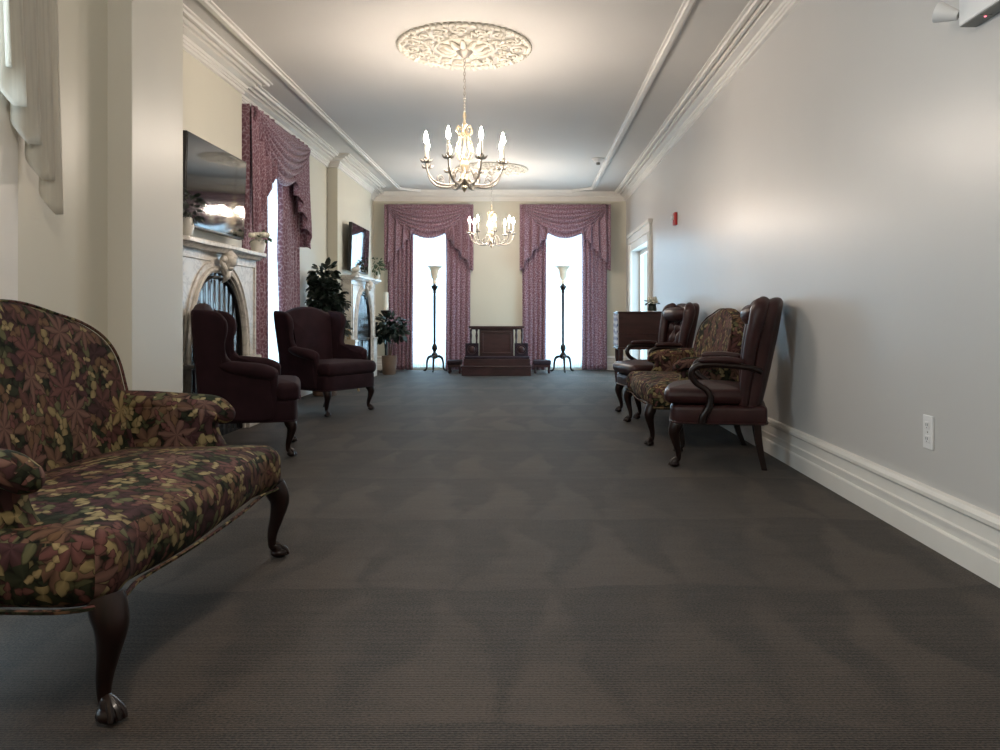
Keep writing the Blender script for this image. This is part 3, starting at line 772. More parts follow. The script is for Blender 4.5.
# ------------------------------------------------------------------ leather gooseneck armchair
def make_leather(label, loc, rot):
    t = thing('leather_armchair', label, 'armchair', loc, rot, 'oxblood leather open armchairs')
    L = 'leather_oxblood'
    half = [(0, -0.325), (0.18, -0.32), (0.27, -0.305), (0.305, -0.26), (0.305, -0.12), (0.28, 0.1), (0.26, 0.26), (0.22, 0.30)]
    full = catmull(half + [(0, 0.30)] + [(-a, b_) for a, b_ in reversed(half[1:])], 5, True)
    MB().puff(full, 0.125, 0.03, 0, lambda a, b_, q: (a, b_, 0.345 + q)).build('apron', L, t)
    MB().tube([(a * 1.004, b_ * 1.004, 0.296) for a, b_ in full], 0.006, 6, closed=True).build('welt', L, t)
    h2 = [(0, -0.365), (0.18, -0.36), (0.28, -0.345), (0.31, -0.29), (0.30, -0.1), (0.275, 0.08), (0.25, 0.19), (0.2, 0.2)]
    f2 = catmull(h2 + [(0, 0.2)] + [(-a, b_) for a, b_ in reversed(h2[1:])], 5, True)
    MB().puff(f2, 0.105, 0.05, 0.03, lambda a, b_, q: (a, b_, 0.465 + q)).build('seat_cushion', L, t)
    def lean(z): return 0.175 + (z - 0.4) * 0.205
    # back shell
    o = [(0, 0.30), (0.2, 0.30), (0.245, 0.34), (0.25, 0.6), (0.275, 0.85), (0.285, 0.97), (0.265, 1.06), (0.19, 1.105), (0.09, 1.105), (0, 1.09)]
    ol = catmull([(a, z) for a, z in o] + [(-a, z) for a, z in reversed(o[1:-1])], 5, True)
    MB().puff(ol, 0.085, 0.035, 0.01, lambda a, z, q: (a, lean(z) + 0.055 - 0.05 * (abs(a) / 0.28) ** 2 + q, z)).build('backrest', L, t)
    # rolled side edges running up and over
    for s_ in (-1, 1):
        MB().tube([(s_ * 0.235, 0.155, 0.42), (s_ * 0.245, lean(0.6) - 0.045, 0.60), (s_ * 0.262, lean(0.8) - 0.06, 0.80), (s_ * 0.275, lean(0.97) - 0.06, 0.95), (s_ * 0.262, lean(1.03) - 0.052, 1.035), (s_ * 0.21, lean(1.06) - 0.035, 1.07)],
                  [0.032, 0.038, 0.044, 0.052, 0.056, 0.045], 16, smooth=6, flat=1.0, round_ends=True).build('side_roll', L, t)
    # buttoned front, channels with puckers
    tf = MB(); cols = 3; rows = 5
    def fr(u, v):
        a = -0.215 + 0.43 * u; z = 0.46 + 0.50 * v
        cu = u * cols; cv = v * rows
        diam = abs(math.sin(PI * (cu + cv / 2.0))) * abs(math.sin(PI * (cu - cv / 2.0)))
        e = min(1, min(u, 1 - u) * 6) * min(1, min(v, 1 - v) * 8)
        return (a, lean(z) - 0.005 - 0.05 * (diam ** 0.5) * e, z)
    tf.grid(fr, 48, 60); bt = tf.build('tufted_front', L, t, solid=0.01, angle=80)
    b0 = MB().ell((0, 0, 0), 0.011, 0.008, 0.011, n=10, m=6).build('button', L, bt)
    first = True
    for j in range(1, rows):
        for i in range(0, cols + 1):
            u = (i + (0.5 if j % 2 else 0)) / cols
            if 0.08 < u < 0.92:
                z = 0.46 + 0.50 * j / rows
                if first: bb = b0; first = False
                else: bb = b0.copy(); COL.objects.link(bb)
                bb.location = (-0.215 + 0.43 * u, lean(z) - 0.012, z)
    MB().tube([(-0.175, lean(1.0) - 0.075, 1.0), (-0.08, lean(1.0) - 0.09, 0.995), (0.08, lean(1.0) - 0.09, 0.995), (0.175, lean(1.0) - 0.075, 1.0)], [0.062, 0.070, 0.070, 0.062], 18, smooth=6, round_ends=True).build('head_roll', L, t)
    for s_ in (-1, 1):
        g = MB()
        g.tube([(s_ * 0.275, 0.26, 0.63), (s_ * 0.295, 0.20, 0.655), (s_ * 0.315, 0.04, 0.672), (s_ * 0.325, -0.09, 0.675), (s_ * 0.325, -0.155, 0.655), (s_ * 0.320, -0.175, 0.605), (s_ * 0.312, -0.145, 0.555),
                (s_ * 0.305, -0.085, 0.515), (s_ * 0.302, -0.055, 0.465), (s_ * 0.302, -0.065, 0.40), (s_ * 0.302, -0.10, 0.34), (s_ * 0.302, -0.11, 0.295)],
               [0.020, 0.020, 0.021, 0.022, 0.023, 0.023, 0.022, 0.022, 0.024, 0.027, 0.031, 0.030], 12, smooth=6, flat=0.9)
        arm = g.build('arm', 'mahogany', t)
        MB().tube([(s_ * 0.308, 0.12, 0.700), (s_ * 0.318, 0.02, 0.708), (s_ * 0.325, -0.10, 0.704)], [0.030, 0.034, 0.030], 14, smooth=6, flat=0.7, round_ends=True).build('arm_pad', L, arm)
        cabriole(s_ * 0.26, -0.265, 0.30, s_ * 0.3, -1, 0.95).build('leg', 'mahogany', t)
        raked(s_ * 0.235, 0.235, 0.30, s_ * 0.01, 0.045, 0.024).build('leg', 'mahogany', t, bevel=0.004)
    return t
la = make_leather('oxblood leather armchair with button tufting seen from the side, nearest on the right wall', place_front(1.02, 5.37, -0.96, 0.24, 0.29), facing(-0.96, 0.24))
dup(la, place_front(0.98, 7.70, -0.975, -0.22, 0.29), facing(-0.975, -0.22), 'oxblood leather armchair with head roll beyond the right wall loveseat, by the wooden cabinet')

# ------------------------------------------------------------------ fireplace mantels
def make_mantel(label, loc):
    """local frame rotated +90deg: local x = along the wall (world +Y), local -y = into the room"""
    t = thing('fireplace_mantel', label, 'fireplace', loc, PI / 2, 'white marble arched fireplace mantels')
    W = 0.85; D = 0.16; aw = 0.56; z_sp = 0.62; z_ap = 1.33
    def arch(w, zs, za, n=18):
        pts = []
        for k in range(n + 1):
            u = k / n; x = w * (1 - u ** 1.0); 
            z = zs + (za - zs) * math.sin(PI / 2 * u) ** 0.92
            x = w * math.cos(PI / 2 * u) ** 0.80 if u < 1 else 0
            pts.append((x, z))
        return pts
    a = arch(aw, z_sp, z_ap)
    right = [(W, 0.0), (W, 1.485), (-W, 1.485), (-W, 0.0), (-aw, 0.0)]
    poly = [(-x, z) for x, z in a] + [(x, z) for x, z in reversed(a)][1:] + [(aw, 0.0)] + right
    mb = MB(); mb.rings([[(x, -D + 0.02, z) for x, z in poly], [(x, -D + 0.045, z) for x, z in poly]])
    mb.build('surround', 'marble', t, smooth=False, bevel=0.004)
    for s_ in (-1, 1): MB().box(min(s_ * W, s_ * (W - 0.06)), max(s_ * W, s_ * (W - 0.06)), -D + 0.045, -0.002, 0, 1.485).build('side_slab', 'marble', t)
    def path(pts): return [(x, -D + 0.015, z) for x, z in pts]
    ar = arch(aw + 0.025, z_sp, z_ap + 0.03); arc = [(-x, z) for x, z in ar] + [(x, z) for x, z in reversed(ar)][1:]
    MB().tube(path(arc), 0.022, 8).build('arch_moulding', 'marble', t)
    ar = arch(aw + 0.10, z_sp + 0.02, z_ap + 0.09); arc = [(-x, z) for x, z in ar if z < 1.40 and x > 0.1]; 
    for s_ in (-1, 1):
        sp = [(s_ * x, z) for x, z in ar if x > 0.16] + [(s_ * 0.16, 1.42), (s_ * (W - 0.06), 1.42), (s_ * (W - 0.06), z_sp + 0.02)]
        MB().tube(path(sp), 0.010, 6, closed=True).build('spandrel_frame', 'marble', t)
        sp2 = [(s_ * (x + 0.045), z * 1.0 - 0.0) for x, z in ar if x > 0.24] + [(s_ * 0.24, 1.385), (s_ * (W - 0.095), 1.385), (s_ * (W - 0.095), z_sp + 0.1)]
        MB().box(*sorted((s_ * W * 1.008, s_ * (aw + 0.03))), -D - 0.012, -D + 0.03, 0.0, 0.60).build('plinth', 'marble', t, bevel=0.006)
        MB().box(*sorted((s_ * W * 1.015, s_ * (aw + 0.015))), -D - 0.025, -D + 0.03, 0.60, 0.63).build('plinth_cap', 'marble', t, bevel=0.006)
    # shelf: serpentine front edge
    hs = [(W + 0.06, 0.0), (W + 0.06, -D - 0.05), (W - 0.05, -D - 0.09), (0.45, -D - 0.075), (0.2, -D - 0.095), (0, -D - 0.11)]
    sh = hs + [(-x, y) for x, y in reversed(hs[:-1])]
    sm = MB(); sm.rings([[(x, min(y, -0.002), 1.515) for x, y in sh], [(x, min(y, -0.002), 1.55) for x, y in sh]]); sm.build('shelf', 'marble', t, smooth=False, bevel=0.008)
    sm = MB(); sm.rings([[(x * 0.955, min(y + 0.05, -0.002), 1.483) for x, y in sh], [(x * 0.975, min(y + 0.02, -0.002), 1.516) for x, y in sh]]); sm.build('shelf_moulding', 'marble', t, smooth=False, bevel=0.004)
    # carved keystone: scroll, leaf and drop
    k = MB()
    k.tube([(0, -D - 0.055, 1.475), (0, -D - 0.075, 1.43), (0, -D - 0.03, 1.36), (0, -D - 0.04, 1.30), (0, -D - 0.005, 1.255)], [0.055, 0.062, 0.045, 0.034, 0.010], 14, smooth=6, flat=0.8, round_ends=True)
    for s_ in (-1, 1):
        k.tube([(s_ * 0.04, -D - 0.03, 1.46), (s_ * 0.08, -D - 0.035, 1.41), (s_ * 0.055, -D - 0.05, 1.36), (s_ * 0.02, -D - 0.045, 1.31)], [0.018, 0.022, 0.016, 0.008], 8, smooth=5)
        k.ell((s_ * 0.075, -D - 0.05, 1.435), 0.03, 0.025, 0.03)
    for z, r_ in ((1.45, 0.026), (1.41, 0.030), (1.37, 0.024)):
        k.ell((0, -D - 0.10 + (1.45 - z) * 0.35, z), r_ * 1.6, r_, r_)
    k.build('keystone_carving', 'marble', t)
    # glossy black arched insert with frame and door split
    ins = arch(aw + 0.01, z_sp, z_ap + 0.01)
    pl = [(-aw - 0.01, 0.0)] + [(-x, z) for x, z in ins] + [(x, z) for x, z in reversed(ins)][1:] + [(aw + 0.01, 0.0)]
    mb = MB(); mb.rings([[(x, -D + 0.05, z) for x, z in pl], [(x, -D + 0.065, z) for x, z in pl]]); fi = mb.build('fire_insert', 'firebox_black', t, smooth=False)
    ar = arch(aw - 0.03, z_sp, z_ap - 0.035)
    fr = [(-aw + 0.03, -D + 0.04, 0.01)] + [(-x, -D + 0.04, z) for x, z in ar] + [(x, -D + 0.04, z) for x, z in reversed(ar)][1:] + [(aw - 0.03, -D + 0.04, 0.01)]
    MB().tube(fr, 0.013, 8).build('insert_frame', 'dark_iron', fi)
    MB().box(-0.012, 0.012, -D + 0.035, -D + 0.05, 0.0, 0.62).box(-aw + 0.03, aw - 0.03, -D + 0.035, -D + 0.05, 0.61, 0.635).build('insert_bar', 'dark_iron', fi)
    return t
mt = make_mantel('white marble arched fireplace under the large near television', (XB, 6.27, 0))
dup(mt, (XB, 11.80, 0), PI / 2, 'white marble arched fireplace farther down the left wall, under the far television')

# ------------------------------------------------------------------ televisions
def make_tv(label, loc, rot):
    t = thing('television', label, 'television', loc, rot, 'flat wall televisions'); w, h = 0.60, 0.345
    t.rotation_euler = (math.radians(2.0), 0, rot)
    MB().box(-w, w, -0.025, 0.025, -h, h).build('housing', 'plastic_black', t, bevel=0.006)
    MB().box(-w + 0.012, w - 0.012, -0.029, -0.0245, -h + 0.018, h - 0.012).build('screen', 'tv_screen', t)
    MB().box(-0.2, 0.2, 0.025, 0.05, -0.15, 0.15).box(-0.05, 0.05, 0.05, 0.094, -0.1, 0.1).build('wall_bracket', 'plastic_black', t, bevel=0.004)
    return t
tv = make_tv('large black flat television over the near fireplace, showing chandelier reflections', (XB + 0.10, 6.28, 1.995), PI / 2)
tv2 = dup(tv, (XB + 0.10, 11.62, 1.96), PI / 2, 'black flat television over the far fireplace, reflecting a bright window'); tv2.rotation_euler = (math.radians(2.0), 0, PI / 2)

# ------------------------------------------------------------------ foliage
def leafy(mb, c, rx, ry, rz, n, size, seed, droop=0.3, xmin=-9):
    r = random.Random(seed)
    for _ in range(n):
        while True:
            p = Vector((r.uniform(-1, 1), r.uniform(-1, 1), r.uniform(-1, 1)))
            if 0.25 < p.length < 1: break
        q = Vector((c[0] + p.x * rx, c[1] + p.y * ry, c[2] + p.z * rz))
        d = Vector((p.x, p.y, p.z * 0.6 - droop + r.uniform(-0.4, 0.4))).normalized(); s_ = size * r.uniform(0.7, 1.25)
        side = d.cross(Vector((r.uniform(-1, 1), r.uniform(-1, 1), 1))).normalized(); up = side.cross(d)
        if q.x + min(0, d.x) * s_ < xmin or q.x < xmin + 0.03: continue
        w = s_ * 0.26
        a = q; b_ = q + d * s_ * 0.35 + up * s_ * 0.05; e = q + d * s_ * 0.75 + up * 0.02 * s_; f = q + d * s_ - up * s_ * 0.10
        mb.add([a, b_ + side * w, b_ + up * -0.03 * s_, b_ - side * w, e + side * w * 0.8, e, e - side * w * 0.8, f],
               [(0, 1, 2), (0, 2, 3), (1, 4, 5, 2), (2, 5, 6, 3), (4, 7, 5), (5, 7, 6)])
    return mb
def plant(name, label, loc, trunk, blobs, leafsize, pot_r, pot_h, seed, potmat='basket', leafmat='leaf_dark', xmin=-9):
    t = thing(name, label, 'plant', loc)
    MB().lathe([(0, 0), (pot_r * 0.8, 0), (pot_r * 0.85, 0.01), (pot_r * 0.97, pot_h * 0.7), (pot_r, pot_h), (pot_r * 1.04, pot_h + 0.01), (pot_r * 0.96, pot_h + 0.012), (pot_r * 0.9, pot_h - 0.03), (0, pot_h - 0.03)], n=28).build('pot', potmat, t)
    MB().ell((0, 0, pot_h - 0.03), pot_r * 0.88, pot_r * 0.88, 0.02).build('soil', 'soil', t)
    st = MB()
    for p in trunk: st.tube(p, [0.014] + [0.010] * (len(p) - 1), 8, smooth=5)
    st.build('stem', 'bark', t)
    f = MB()
    for i, (c, rx, ry, rz, n) in enumerate(blobs): leafy(f, c, rx, ry, rz, n, leafsize, seed + i, xmin=xmin)
    f.build('foliage', leafmat, t, smooth=False)
    return t
# tall dark plant between window and far chimney breast
plant('potted_tree', 'tall dark leafy plant standing behind the second wing chair, before the far fireplace', (-2.50, 9.60, 0),
      [[(0, 0, 0.25), (0.02, 0, 0.7), (-0.03, 0.02, 1.1), (0.02, 0, 1.45)], [(0.02, 0.02, 0.25), (0.06, -0.02, 0.8), (0.10, 0.02, 1.2)], [(-0.02, 0, 0.25), (-0.06, 0.03, 0.8), (-0.11, 0, 1.15)]],
      [((0.0, 0, 1.42), 0.15, 0.2, 0.17, 240), ((-0.09, 0, 1.22), 0.12, 0.2, 0.14, 150), ((0.08, 0.0, 1.18), 0.16, 0.22, 0.16, 220), ((0.10, 0.05, 0.86), 0.14, 0.2, 0.2, 150), ((0.0, -0.05, 1.0), 0.15, 0.2, 0.2, 170)],
      0.105, 0.17, 0.30, 11, xmin=-0.24)
plant('potted_plant', 'small green tree in a tan basket beyond the far fireplace', (-2.30, 12.93, 0),
      [[(0, 0, 0.22), (0.01, 0, 0.45), (0.0, 0.01, 0.75)], [(0.01, 0.01, 0.22), (0.05, 0, 0.5), (0.08, 0, 0.7)]],
      [((0.0, 0, 0.82), 0.22, 0.2, 0.16, 190), ((0.14, 0, 0.70), 0.14, 0.15, 0.10, 80), ((-0.12, 0, 0.68), 0.12, 0.12, 0.10, 60)], 0.12, 0.125, 0.30, 31)
# leaning picture easel near tall plant
def easel():
    t = thing('small_easel', 'light wooden folding easel with a pale card, behind the second wing chair', 'easel', (-2.36, 10.15, 0))
    for s_ in (-1, 1):
        MB().tube([(s_ * 0.17, -0.06, 0.0), (s_ * 0.02, 0.02, 0.80)], 0.016, 4).build('leg', 'light_wood', t)
    MB().tube([(0, 0.28, 0.0), (0, 0.03, 0.78)], 0.014, 4).build('leg', 'light_wood', t)
    MB().box(-0.15, 0.15, -0.075, -0.035, 0.36, 0.385).build('ledge', 'light_wood', t, bevel=0.003)
    MB().obox((0, -0.04, 0.53), (1, 0, 0), (0, 0.995, -0.09), (0, 0.09, 0.995), 0.12, 0.006, 0.14).build('card', 'parchment', t)
easel()

# ------------------------------------------------------------------ mantel ornaments
def flower_vase(label, loc, s=1.0):
    t = thing('flower_vase', label, 'vase', loc)
    MB().lathe([(0, 0), (0.05 * s, 0), (0.055 * s, 0.02 * s), (0.065 * s, 0.07 * s), (0.055 * s, 0.10 * s), (0.06 * s, 0.11 * s), (0.05 * s, 0.108 * s), (0, 0.09 * s)]).build('vase', 'white_ceramic', t)
    p = MB(); r = random.Random(5)
    for k in range(9):
        a = k * 2.4; rr = 0.055 * s * math.sqrt(k / 9.0) * 1.3; c = Vector((math.cos(a) * rr, math.sin(a) * rr, 0.135 * s + 0.02 * s * r.random()))
        for j in range(7):
            b_ = j * 2 * PI / 7; p.ell(c + Vector((math.cos(b_) * 0.018 * s, math.sin(b_) * 0.018 * s, 0)), 0.016 * s, 0.016 * s, 0.022 * s, n=8, m=6)
    p.build('blooms', 'petal_white', t)
    leafy(MB(), (0, 0, 0.12 * s), 0.08 * s, 0.08 * s, 0.03 * s, 16, 0.06 * s, 3).build('leaves', 'leaf_grey', t, smooth=False)
    return t
flower_vase('white flowers in a pale vase at the far end of the near mantel shelf', (XB + 0.19, 7.02, 1.551), 1.05)
def mantel_plant(label, loc, s, seed, leafmat='leaf_grey'):
    t = thing('shelf_plant', label, 'plant', loc)
    MB().lathe([(0, 0), (0.035 * s, 0), (0.05 * s, 0.06 * s), (0.04 * s, 0.12 * s), (0.03 * s, 0.13 * s), (0, 0.12 * s)]).build('pot', 'white_ceramic', t)
    leafy(MB(), (0, 0, 0.20 * s), 0.10 * s, 0.12 * s, 0.12 * s, 90, 0.06 * s, seed, xmin=-0.075).build('foliage', leafmat, t, smooth=False)
mantel_plant('dark green plant in a pale pot at the near end of the near mantel shelf', (XB + 0.215, 5.50, 1.551), 1.0, 4, 'leaf_dark')
mantel_plant('small green plant at the right end of the far mantel shelf', (XB + 0.215, 12.40, 1.551), 1.1, 14)
def figurine(name, label, loc, s):
    t = thing(name, label, 'ornament', loc)
    MB().lathe([(0, 0), (0.045 * s, 0), (0.045 * s, 0.015 * s), (0.03 * s, 0.025 * s), (0, 0.03 * s)]).build('base', 'white_ceramic', t)
    MB().ell((0, 0, 0.055 * s), 0.05 * s, 0.05 * s, 0.032 * s).ell((0.02 * s, 0, 0.085 * s), 0.022 * s, 0.02 * s, 0.022 * s).build('figure', 'white_ceramic', t)
figurine('small_ornament', 'small white ornament at the near end of the far mantel shelf', (XB + 0.20, 10.96, 1.551), 1.3)

# ------------------------------------------------------------------ pillar candle on tall stand, far left corner
def candle_stand():
    t = thing('candle_stand', 'tall dark pedestal beside the far left curtains carrying a cream pillar candle', 'candle stand', (-2.44, 13.40, 0))
    MB().lathe([(0, 0), (0.12, 0), (0.12, 0.02), (0.06, 0.05), (0.025, 0.1), (0.02, 0.4), (0.03, 0.5), (0.02, 0.6), (0.022, 0.9), (0.035, 0.95), (0.085, 1.03), (0.09, 1.06), (0.07, 1.065), (0, 1.065)]).build('pedestal', 'dark_iron', t)
    MB().lathe([(0, 1.066), (0.042, 1.066), (0.043, 1.08), (0.042, 1.37), (0.036, 1.372), (0, 1.36)]).tube([(0, 0, 1.36), (0.002, 0, 1.39)], 0.003, 6).build('candle', 'candle_white', t)
candle_stand()

# ------------------------------------------------------------------ torchiere floor lamps
def make_torchiere(label, loc):
    t = thing('floor_lamp', label, 'lamp', loc, 0, 'torchiere floor lamps by the far windows')
    MB().lathe([(0, 0.30), (0.018, 0.22), (0.045, 0.235), (0.065, 0.27), (0.05, 0.31), (0.025, 0.34), (0.03, 0.36), (0.05, 0.40), (0.042, 0.45), (0.022, 0.48), (0.018, 0.50)], n=20).build('base', 'dark_iron', t)
    for k in range(3):
        a = -PI / 2 + k * 2 * PI / 3 + 0.0
        ca, sa = math.cos(a), math.sin(a); mb = MB()
        mb.tube([(ca * r, sa * r, z) for r, z in ((0.025, 0.25), (0.08, 0.265), (0.14, 0.23), (0.165, 0.14), (0.17, 0.06), (0.20, 0.022), (0.235, 0.018))], [0.022, 0.024, 0.022, 0.017, 0.015, 0.018, 0.014], 10, smooth=5)
        mb.build('leg', 'dark_iron', t)
    MB().lathe([(0, 0.49), (0.018, 0.49), (0.022, 0.52), (0.020, 0.6), (0.024, 1.3), (0.020, 1.36), (0.03, 1.38), (0.022, 1.40), (0.055, 1.46), (0.06, 1.48), (0.03, 1.50), (0.018, 1.52), (0, 1.52)], n=20).build('pole', 'dark_iron', t)
    s_ = MB().lathe([(0, 1.52), (0.028, 1.52), (0.034, 1.55), (0.022, 1.58), (0.035, 1.60), (0, 1.60)], n=20).build('shade_holder', 'alabaster', t)
    MB().lathe([(0, 1.60), (0.03, 1.60), (0.055, 1.63), (0.065, 1.70), (0.075, 1.76), (0.115, 1.81), (0.145, 1.825), (0.138, 1.83), (0.108, 1.818), (0.066, 1.765), (0.05, 1.66), (0, 1.63)], n=28).build('lamp_shade', 'alabaster', t)
    return t
tl = make_torchiere('dark torchiere floor lamp with alabaster bowl, before the left far window', (-1.62, 13.52, 0))
dup(tl, (0.605, 13.48, 0), 0.1, 'dark torchiere floor lamp with alabaster bowl, before the right far window')

# ------------------------------------------------------------------ kneeler / altar in the middle of the far wall
def altar():
    t = thing('kneeler_bench', 'dark red wooden kneeling bench with panelled back between the far windows', 'kneeler', (-0.51, 12.95, 0))
    A = 'altar_wood'
    MB().box(-0.56, 0.56, -0.36, 0.12, 0.0, 0.13).build('step', A, t, bevel=0.008)
    MB().box(-0.57, 0.57, -0.375, 0.12, 0.13, 0.155).build('step_edge', A, t, bevel=0.006)
    MB().box(-0.545, 0.545, -0.20, 0.14, 0.155, 0.265).build('step', A, t, bevel=0.006)
    MB().box(-0.535, 0.535, -0.19, 0.13, 0.265, 0.30).build('kneeling_pad', 'cushion_dark', t, bevel=0.015)
    MB().box(-0.30, 0.27, 0.02, 0.07, 0.26, 0.745).build('back_panel', A, t, bevel=0.006)
    fr = MB(); fr.box(-0.265, 0.235, 0.008, 0.022, 0.33, 0.36).box(-0.265, 0.235, 0.008, 0.022, 0.68, 0.71).box(-0.265, -0.235, 0.008, 0.022, 0.36, 0.68).box(0.205, 0.235, 0.008, 0.022, 0.36, 0.68); fr.build('panel_frame', A, t, bevel=0.004)
    MB().box(-0.47, 0.45, -0.04, 0.13, 0.765, 0.80).box(-0.44, 0.42, -0.02, 0.11, 0.743, 0.766).build('top_rail', A, t, bevel=0.006)
    for x in (-0.44, -0.345, 0.315, 0.41):
        MB().lathe([(0, 0.30), (0.022, 0.30), (0.022, 0.34), (0.014, 0.37), (0.022, 0.45), (0.014, 0.56), (0.022, 0.64), (0.014, 0.70), (0.022, 0.73), (0.022, 0.745), (0, 0.745)], (x, 0.05, 0), 14).build('post', A, t)
    for x0, x1 in ((-0.53, -0.31), (0.285, 0.51)):
        b_ = MB().box(x0, x1, 0.02, 0.06, 0.30, 0.515).build('side_panel', 'cushion_dark', t, bevel=0.006)
        MB().ell(((x0 + x1) / 2, 0.02, 0.41), 0.055, 0.02, 0.055).tube([((x0 + x1) / 2 + 0.075 * math.cos(a), 0.018, 0.41 + 0.075 * math.sin(a)) for a in [k * PI / 8 for k in range(16)]], 0.006, 6, closed=True).build('rosette', A, b_)
    return t
altar()
def stool(label, loc, w, h):
    t = thing('low_stool', label, 'stool', loc, 0, 'low dark footstools')
    MB().box(-w, w, -0.15, 0.15, h - 0.075, h).build('cushion', 'cushion_dark', t, bevel=0.02)
    MB().box(-w + 0.01, w - 0.01, -0.14, 0.14, h - 0.12, h - 0.07).build('frame', 'altar_wood', t, bevel=0.004)
    for sx in (-1, 1):
        for sy in (-1, 1): MB().lathe([(0, 0), (0.015, 0), (0.022, 0.02), (0.014, 0.05), (0.02, h - 0.115), (0, h - 0.115)], (sx * (w - 0.035), sy * 0.11, 0), 12).build('leg', 'altar_wood', t)
    return t
stool('low dark footstool at the right end of the kneeling bench', (0.24, 13.25, 0), 0.15, 0.22)
stool('low dark footstool at the left end of the kneeling bench', (-1.24, 13.25, 0), 0.12, 0.22)

# ------------------------------------------------------------------ cabinet on legs at the right wall
def cabinet():
    t = thing('cabinet', 'dark red wooden cabinet on turned legs by the right wall doorway', 'cabinet', (1.34, 9.55, 0))
    C = 'cabinet_wood'
    MB().box(-0.255, 0.27, -0.22, 0.22, 0.60, 1.01).build('body', C, t, bevel=0.004)
    MB().box(-0.265, 0.28, -0.235, 0.235, 1.01, 1.03).build('top', C, t, bevel=0.006)
    MB().box(-0.27, 0.28, -0.23, 0.23, 0.575, 0.60).build('bottom_moulding', C, t, bevel=0.006)
    MB().box(-0.258, 0.272, -0.226, 0.226, 0.755, 0.77).build('waist_moulding', C, t, bevel=0.003)
    d = MB().box(-0.272, -0.2555, -0.20, 0.20, 0.62, 1.0).build('front_panel', 'blue_pattern', t); d['label'] = 'white front panel with blue flower pattern'
    for sx in (-0.225, 0.24):
        for sy in (-0.19, 0.19):
            MB().lathe([(0, 0), (0.016, 0), (0.026, 0.03), (0.018, 0.07), (0.026, 0.18), (0.034, 0.30), (0.020, 0.42), (0.028, 0.46), (0.030, 0.575), (0, 0.575)], (sx, sy, 0), 14).build('leg', C, t)
    MB().box(-0.21, 0.225, -0.012, 0.012, 0.17, 0.195).build('stretcher', C, t)
    MB().box(-0.235, -0.215, -0.19, 0.19, 0.17, 0.195).build('stretcher', C, t); MB().box(0.23, 0.25, -0.19, 0.19, 0.17, 0.195).build('stretcher', C, t)
cabinet()
def cab_vase():
    t = thing('flower_pot', 'little dark pot of pale flowers on top of the wooden cabinet', 'vase', (1.50, 9.42, 1.036))
    MB().lathe([(0, 0), (0.05, 0), (0.055, 0.02), (0.045, 0.07), (0.055, 0.085), (0, 0.08)]).build('pot', 'leaf_dark', t)
    p = MB(); r = random.Random(2)
    for k in range(14): p.ell((r.uniform(-0.05, 0.05), r.uniform(-0.04, 0.04), 0.13 + r.uniform(-0.025, 0.04)), 0.02, 0.02, 0.02, n=8, m=6)
    p.build('blooms', 'petal_white', t); leafy(MB(), (0, 0, 0.10), 0.06, 0.06, 0.03, 18, 0.05, 8).build('leaves', 'leaf_dark', t, smooth=False)
cab_vase()
# folded dark stand leaning by the cabinet
def folded_chair():
    t = thing('folded_stand', 'thin dark folded stand between the wooden cabinet and the right wall', 'stand', (1.66, 9.36, 0))
    MB().tube([(0.0, 0, 0), (0.055, 0.0, 1.03)], 0.012, 10).build('post', 'dark_iron', t)
    MB().tube([(0.0, 0.12, 0), (0.055, 0.12, 1.03)], 0.012, 10).build('post', 'dark_iron', t)
    MB().tube([(0.05, 0, 0.98), (0.05, 0.12, 0.98)], 0.010, 8).tube([(0.03, 0, 0.6), (0.03, 0.12, 0.6)], 0.010, 8).tube([(0.01, 0, 0.2), (0.01, 0.12, 0.2)], 0.010, 8).build('rung', 'dark_iron', t)
folded_chair()

# ------------------------------------------------------------------ wall devices
def outlet():
    t = thing('wall_outlet', 'white duplex wall outlet low on the right wall', 'outlet', (XR, 3.40, 0.485))
    MB().box(-0.008, 0, -0.042, 0.042, -0.073, 0.073).build('cover_plate', 'plastic_white', t, bevel=0.003)
    for z in (-0.03, 0.03):
        s_ = MB().box(-0.012, -0.007, -0.018, 0.018, z - 0.016, z + 0.016).build('socket', 'plastic_white', t, bevel=0.003)
        MB().box(-0.0128, -0.0115, -0.008, -0.005, z - 0.003, z + 0.009).box(-0.0128, -0.0115, 0.005, 0.008, z - 0.003, z + 0.009).box(-0.0128, -0.0115, -0.002, 0.002, z - 0.012, z - 0.007).build('slots', 'socket_dark', s_)
    MB().ell((-0.0085, 0, 0), 0.002, 0.004, 0.004).build('screw', 'silver_white', t)
outlet()
def alarm():
    t = thing('fire_alarm', 'red fire alarm strobe high on the right wall', 'alarm', (XR, 9.20, 2.12))
    MB().box(-0.035, 0, -0.06, 0.06, -0.075, 0.075).build('housing', 'plastic_red', t, bevel=0.008)
    MB().box(-0.062, -0.034, -0.032, 0.032, -0.012, 0.045).build('strobe_lens', 'plastic_white', t, bevel=0.01)
    MB().lathe([(0, 0), (0.028, 0), (0.026, 0.006), (0, 0.006)], n=18).build('horn_grille', 'plastic_red', t).matrix_local = Matrix.Translation((-0.035, 0, -0.04)) @ Matrix.Rotation(-PI / 2, 4, 'Y')
alarm()
